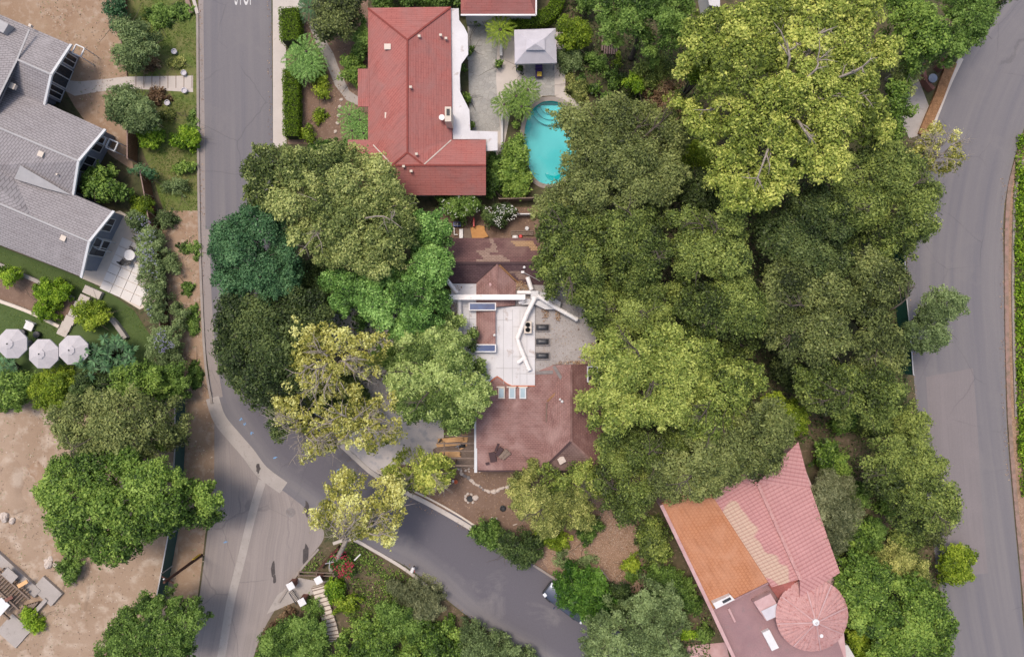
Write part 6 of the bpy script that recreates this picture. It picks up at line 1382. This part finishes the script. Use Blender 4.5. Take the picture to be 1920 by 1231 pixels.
Sh('garden_shrub', 'bright green round bush right of the gazebo', 'shrub', [(1048,42),(1085,35),(1108,60),(1100,90),(1070,95),(1050,80)], 2.8, 'lime')
Sh('garden_shrub', 'blue green garden plants right of the gazebo', 'shrub', [(1050,95),(1085,95),(1088,125),(1060,135),(1048,120)], 1.0, 'sage')
Sh('garden_shrub', 'yellowish shrub along the stone path beside the pool', 'shrub', [(1068,138),(1088,140),(1105,190),(1100,210),(1085,190)], 1.0, 'conifer')
Sh('garden_shrub', 'low green shrub cluster left of the timber slats', 'shrub', [(1100,100),(1135,105),(1130,130),(1100,125)], .9, 'shrub')
Sh('garden_shrub', 'low green shrub below the timber slats', 'shrub', [(1135,130),(1165,125),(1170,155),(1140,165)], 1.0, 'ficus')
Sh('garden_shrub', 'small shrub under the top edge beside the curved hedge', 'shrub', [(1075,-20),(1118,-20),(1115,18),(1085,20)], 2.0, 'shrub')
Sh('garden_shrub', 'dark shrub between the two red roofs', 'shrub', [(845,-30),(866,-30),(866,10),(848,14)], 1.6, 'ficus')
Sh('garden_shrub', 'dark foliage above the long red roof', 'shrub', [(690,-30),(845,-30),(842,10),(700,12)], 2.2, 'shrub')
for (x, y, lb) in ((884,92,'potted plant at the upper left of the courtyard'),(866,122,'potted plant beside the wavy patio cover edge'),(873,182,'potted agave beside the courtyard'),(884,238,'potted plant at the lower left of the courtyard'),(938,120,'round potted shrub at the end of the short garden wall'),(975,127,'dark potted plant at the gazebo corner'),(894,35,'bushy plant under the second red roof eave')):
    Sh('potted_plant', lb, 'plant', (x, y, 6.5, 6.5), .8, 'ficus', 'plants round the courtyard', scale=.6)
o_ = Sh('oleander', 'white flowered oleander at the left below the red roof', 'shrub', [(822,375),(850,362),(895,370),(898,395),(870,412),(835,400)], 2.6, 'shrub'); petals(o_, [(825,372),(890,368),(895,395),(860,412),(830,398)], 2.35, 30, .11, M['white_petal'])
o_ = Sh('oleander', 'white flowered oleander above the orange plywood', 'shrub', [(905,390),(930,380),(965,388),(968,410),(940,425),(912,418)], 2.2, 'shrub_dark'); petals(o_, [(905,388),(965,386),(968,412),(935,425)], 2.0, 46, .12, M['white_petal'])
# --- west side
Sh('pepper_tree', 'upper feathery green tree on the board fence', 'tree', [(192,-20),(225,-20),(228,30),(215,48),(198,35)], 3.0, 'blue_green')
Sh('pepper_tree', 'grey green tree over the fence above the garden path', 'tree', [(225,40),(262,35),(298,60),(290,90),(270,110),(262,135),(225,125),(212,105),(225,80)], 3.2, 'sage')
Sh('pepper_tree', 'larger grey green tree over the fence below the garden path', 'tree', [(205,190),(230,160),(262,170),(290,200),(300,230),(275,250),(245,245),(215,225)], 3.6, 'sage')
Sh('round_bush', 'bright round bush on the lawn by the left road', 'bush', (346,256,25,20), 1.3, 'citrus')
Sh('round_bush', 'bright bush under the larger grey green tree', 'bush', (283,255,25,20), 1.4, 'citrus')
Sh('young_tree', 'bright green young tree beside the middle grey gable', 'tree', [(150,330),(175,305),(205,320),(215,345),(240,360),(225,375),(190,372),(155,352)], 3.0, 'ficus')
Sh('agave_bush', 'lilac tinted round bush on the lower lawn', 'bush', (328,350,20,12), .9, 'sage')
Sh('climbing_plant', 'green creeper over the corner of the board fence', 'plant', [(245,308),(275,315),(292,330),(270,335),(250,322)], 1.9, 'blue_green')
Sh('yellow_bush', 'yellow green bush at the head of the lilac hedge', 'bush', [(235,375),(262,362),(282,380),(275,400),(240,395)], 1.8, 'lime')
o_ = Sh('lilac_hedge', 'tall shrub row with lilac flowers beside the slab terrace', 'shrub', [(240,395),(278,400),(300,440),(302,520),(312,560),(310,600),(285,600),(272,560),(262,500),(255,450),(240,430)], 2.2, 'sage'); petals(o_, [(245,400),(278,405),(295,450),(300,560),(285,600),(258,470)], 2.1, 120, .10, M['lilac'])
o_ = Sh('lilac_bush', 'round lilac flowered bush below the lilac hedge', 'shrub', (310,650,30,38), 2.2, 'sage'); petals(o_, (310,640,20,22), 2.15, 50, .10, M['lilac'])
Sh('verge_bush', 'pale round bush on the dirt verge beside the board fence', 'bush', (318,495,16,18), 1.2, 'sage')
Sh('verge_bush', 'pale lobed bush on the dirt verge lower down', 'bush', [(320,570),(345,580),(348,620),(330,625),(318,600)], 1.3, 'sage')
Sh('verge_bush', 'small bush at the top of the dirt verge', 'bush', (310,410,20,14), 1.0, 'sage')
for (x, y, a, b, lb) in ((345,465,16,10,'small green weed clump on the upper verge'),(368,470,6,22,'narrow weed clump beside the upper kerb'),(362,600,12,30,'green weed clump on the middle verge'),(366,700,14,26,'green weed clump on the lower verge'),(350,540,10,16,'sparse weed clump on the verge')):
    Sh('weed_clump', lb, 'weeds', (x, y, a, b), .35, 'shrub', 'weeds on the dirt verge', scale=.6)
Sh('citrus_bush', 'bright citrus bush at the left edge below the grey house', 'bush', (15,512,21,18), 1.7, 'citrus', 'citrus bushes in the bed')
Sh('citrus_bush', 'bright citrus bush in the middle of the planting bed', 'bush', (98,545,30,20), 1.7, 'citrus', 'citrus bushes in the bed')
Sh('citrus_bush', 'lower citrus bush next to the garden steps', 'bush', (88,580,22,20), 1.5, 'citrus', 'citrus bushes in the bed')
o_ = Sh('citrus_bush', 'orange fruited shrub beside the garden steps', 'bush', (168,592,32,26), 1.9, 'lime')
rosettes('plumeria', 'rosette leaved shrub over the right hand umbrella', 'shrub', [(140,650),(175,635),(235,632),(255,660),(240,690),(200,700),(165,715),(150,690)], 2.6, 'blue_green', .62, 15, .75)
rosettes('plumeria', 'small rosette plant at the left edge under the umbrella', 'shrub', [(-10,660),(20,672),(35,690),(20,710),(-10,710)], 2.2, 'blue_green', .5, 13, .7)
T('leafy_tree', 'olive bush tree below the rosette leaved shrub', 'tree', [(210,700),(250,680),(290,690),(300,730),(280,765),(235,760),(212,735)], 2.6, 4.2, 'ficus')
Sh('hedge_shrub', 'green shrub row right end below the lilac bush', 'shrub', [(290,690),(340,680),(358,700),(345,745),(300,750)], 2.6, 'shrub')
Sh('hedge_shrub', 'bright shrub row at the left edge above the dirt lot', 'shrub', [(-20,700),(40,700),(60,730),(55,765),(-20,768)], 2.6, 'ficus')
Sh('hedge_shrub', 'bright shrub row in the middle above the dirt lot', 'shrub', [(55,715),(90,692),(130,700),(150,730),(125,765),(70,768)], 2.8, 'lime')
Sh('hedge_shrub', 'dark filler shrub between rosettes and big oak', 'shrub', [(135,700),(205,705),(215,750),(150,760)], 2.4, 'shrub_dark')
T('oak_tree', 'dull green oak at the top of the dirt lot', 'tree', [(105,775),(140,745),(200,738),(265,735),(320,760),(333,800),(325,850),(270,860),(220,860),(160,855),(112,815)], 4.5, 7.6, 'oak_dull')
T('ficus_tree', 'big bright ficus spreading over the dirt lot and fence', 'tree', [(58,925),(90,880),(115,860),(140,830),(200,815),(262,820),(320,870),(350,905),(398,920),(400,960),(385,995),(330,985),(290,1010),(240,1045),(185,1052),(130,1035),(90,1010),(75,960)], 4.8, 8.4, 'ficus')
T('ficus_tree', 'grey green tree at the bottom edge of the dirt lot', 'tree', [(185,1190),(215,1155),(262,1120),(310,1115),(360,1135),(380,1160),(365,1200),(340,1250),(190,1260)], 4.0, 6.8, 'shrub')
Sh('small_bush', 'small green bush below the bright ficus', 'bush', [(110,1040),(150,1045),(152,1080),(128,1098),(112,1075)], 1.2, 'shrub')
Sh('small_bush', 'small bright bush beside the concrete footing', 'bush', [(38,1140),(60,1135),(68,1160),(80,1178),(60,1186),(42,1165)], 1.0, 'citrus')
# --- south garden
Sh('leafy_shrub', 'light green shrub at the bottom left of the south garden', 'shrub', [(485,1200),(520,1165),(590,1155),(612,1180),(610,1250),(480,1260)], 2.4, 'shrub')
Sh('leafy_shrub', 'red tinted shrub at the corner of the side street', 'shrub', [(492,1185),(520,1150),(560,1145),(555,1165),(515,1190)], 1.0, 'autumn')
Sh('leafy_shrub', 'bright green shrub right of the timber steps foot', 'shrub', [(632,1180),(690,1165),(740,1175),(760,1250),(625,1260)], 2.6, 'ficus')
Sh('leafy_shrub', 'dark shrub in the middle bottom of the south garden', 'shrub', [(700,1130),(760,1130),(800,1160),(790,1200),(730,1190)], 2.2, 'shrub')
Sh('leafy_shrub', 'pale flowering shrub in the right of the south garden', 'shrub', [(730,1095),(790,1090),(820,1110),(830,1145),(800,1165),(755,1140)], 2.0, 'wisp')
Sh('leafy_shrub', 'green shrub band at the bottom centre', 'shrub', [(760,1185),(840,1170),(870,1200),(865,1260),(760,1260)], 2.4, 'ficus')
Sh('leafy_shrub', 'pale shrub beside the lower road kerb', 'shrub', [(865,1160),(905,1175),(960,1205),(1020,1240),(1000,1270),(870,1260)], 2.2, 'sage')
Sh('leafy_shrub', 'bright round shrub at the head of the timber steps', 'shrub', (627,1106,16,18), 1.2, 'citrus')
Sh('leafy_shrub', 'olive shrub beside the timber steps', 'shrub', (655,1135,24,22), 1.4, 'lime')
Sh('leafy_shrub', 'dark low shrub left of the timber steps', 'shrub', [(565,1125),(598,1120),(605,1150),(575,1155)], 1.0, 'shrub')
o_ = Sh('bougainvillea', 'magenta flowered bougainvillea near the sign post', 'shrub', [(622,1042),(645,1035),(662,1055),(660,1078),(640,1078),(624,1060)], 1.4, 'shrub'); petals(o_, [(622,1038),(645,1032),(664,1058),(658,1080),(640,1078),(620,1060)], 1.35, 70, .12, M['magenta'])

# --- ground cover, grass, litter (uncountable)
GRS = M['grassblade']
scatter_stuff('ivy_bank', [[(1904,255),(1900,330),(1896,420),(1898,560),(1900,700),(1905,860),(1912,930),(2080,930),(2080,240)]], 260, .2, .7, ST['citrus']['mat'], .7, 'bright green ivy bank along the right edge of the road')
scatter_stuff('ground_cover', [[(625,1030),(650,1008),(690,1030),(740,1062),(790,1092),(780,1105),(720,1085),(668,1072),(650,1035)],[(562,1072),(600,1032),(612,1036),(606,1060),(568,1078)],[(660,1080),(740,1090),(760,1180),(660,1180),(632,1120)]], 200, .15, .6, ST['ficus']['mat'], .35, 'low green ground cover on the corner bank of the south garden')
scatter_stuff('grass', [[(262,-10),(371,-10),(371,130),(290,128),(262,60)],[(310,180),(371,176),(372,395),(312,400),(288,335),(280,270)]], 110, .16, .3, GRS, .07, 'patchy green grass on the lawn strip beside the left road', .8)
scatter_stuff('grass', [[(0,466),(150,524),(190,546),(182,556),(90,520),(0,482)],[(-10,570),(60,592),(118,620),(100,650),(-10,660)],[(192,565),(262,582),(285,640),(250,650),(225,605)]], 120, .11, .3, GRS, .04, 'short turf on the terraces below the grey house', .8)
scatter_stuff('undergrowth', [[(1010,395),(1760,260),(1700,480),(1700,800),(1240,870),(1130,880),(1120,700),(1090,600),(1020,560)],[(1180,1080),(1330,1100),(1340,1260),(1180,1260)],[(1520,850),(1640,800),(1760,880),(1780,1260),(1600,1260),(1590,1090),(1560,960)],[(545,470),(830,470),(840,640),(700,720),(560,760),(420,700),(420,500)],[(1050,0),(1300,60),(1330,400),(1280,400),(1180,180),(1060,130)]], 42, .22, .6, ST['shrub_dark']['mat'], .3, 'low dark undergrowth on the ground below the trees')
scatter_stuff('fallen_leaves', [[(800,865),(960,870),(1200,880),(1210,1100),(1120,1120),(1045,1088),(885,990),(800,935)],[(540,30),(690,30),(690,270),(540,270)],[(820,388),(1010,388),(1030,450),(820,450)],[(660,1060),(860,1140),(760,1130)],[(560,560),(860,560),(840,800),(640,800)]], 22, .12, .6, M['litter'], .04, 'brown fallen leaves scattered over the bare yards')
scatter_stuff('mulch', [[(1010,1040),(1060,1010),(1110,1000),(1130,950),(1195,960),(1200,1110),(1160,1110),(1090,1090),(1030,1070)]], 130, .13, .3, M['chips'], .05, 'pale dry mulch on the slope above the parked car')
scatter_stuff('rubble', [[(-20,760),(130,770),(330,1060),(330,1231),(-20,1231)],[(300,400),(372,400),(400,900),(380,1060),(345,900)],[(60,-10),(235,-10),(243,250),(150,190)]], 7, .13, .8, M['chips'], .04, 'small pale rubble and twigs over the dry dirt lots')
scatter_stuff('leaf_litter', [[(509,0),(501,0),(503,270),(511,270)],[(372,0),(380,0),(385,560),(378,560)],[(640,835),(700,893),(880,988),(872,996),(690,905),(632,845)],[(1735,250),(1750,250),(1722,380),(1704,500),(1712,640),(1728,800),(1712,800),(1690,600),(1700,380)],[(760,1050),(850,1125),(905,1165),(900,1180),(840,1135),(755,1066)],[(1886,330),(1876,330),(1874,650),(1882,900),(1892,900)]], 26, .11, .6, M['litter'], .03, 'fallen leaves gathered along the road edges', z=.02)
scatter_stuff('weeds', [[(-20,770),(120,775),(60,900),(120,1060),(200,1080),(190,1150),(100,1231),(-20,1231)],[(60,-10),(235,-10),(243,250),(150,190)],[(300,400),(372,400),(398,740),(395,960),(360,1100),(350,900)]], 5, .14, .4, ST['sage']['mat'], .08, 'sparse weeds over the dry dirt lots')
# low banks and spoil on the dirt lot
for k, (path, w, h) in enumerate([([(-10,870),(12,868),(24,890),(26,930),(36,960)], 1.0, .35), ([(60,870),(80,900),(70,950)], .8, .18), ([(160,1085),(163,1110),(156,1145)], .35, .12), ([(95,1010),(110,1035),(100,1060)], .7, .14)]):
    m = MB(); P = [W(p[0], p[1], 0) for p in catmull(path, 5)]; n = len(P); vs = []
    for i, p in enumerate(P):
        d = (P[min(i + 1, n - 1)] - P[max(i - 1, 0)]).normalized(); nn = Vector((-d.y, d.x, 0)); e = math.sin(math.pi * (i + .3) / n) ** .5
        for t, z in ((-1, -.02), (-.55, .6), (-.1, 1), (.4, .7), (1, -.02)): vs.append(p + nn * (w * t * random.uniform(.8, 1.15)) + Vector((0, 0, h * z * e * random.uniform(.8, 1.1) if z > 0 else -.02)))
    m.add(vs, [(i * 5 + j, i * 5 + j + 1, (i + 1) * 5 + j + 1, (i + 1) * 5 + j) for i in range(n - 1) for j in range(4)])
    tag(m.build('dirt_bank', M['dirt'] if k % 2 else M['pale_dirt'], smooth=True), kind='structure')
for k, (x, y) in enumerate([(88,1050),(96,1046),(92,1056),(10,968),(24,975),(105,1058)]): rock(x, y, random.uniform(.5, 1.0), ('largest pale', 'upper right', 'lower middle', 'left', 'second left', 'lowest right')[k] + ' broken concrete lump on the dirt lot', 'concrete lumps on the dirt lot')
print("LEAVES", NL[0])
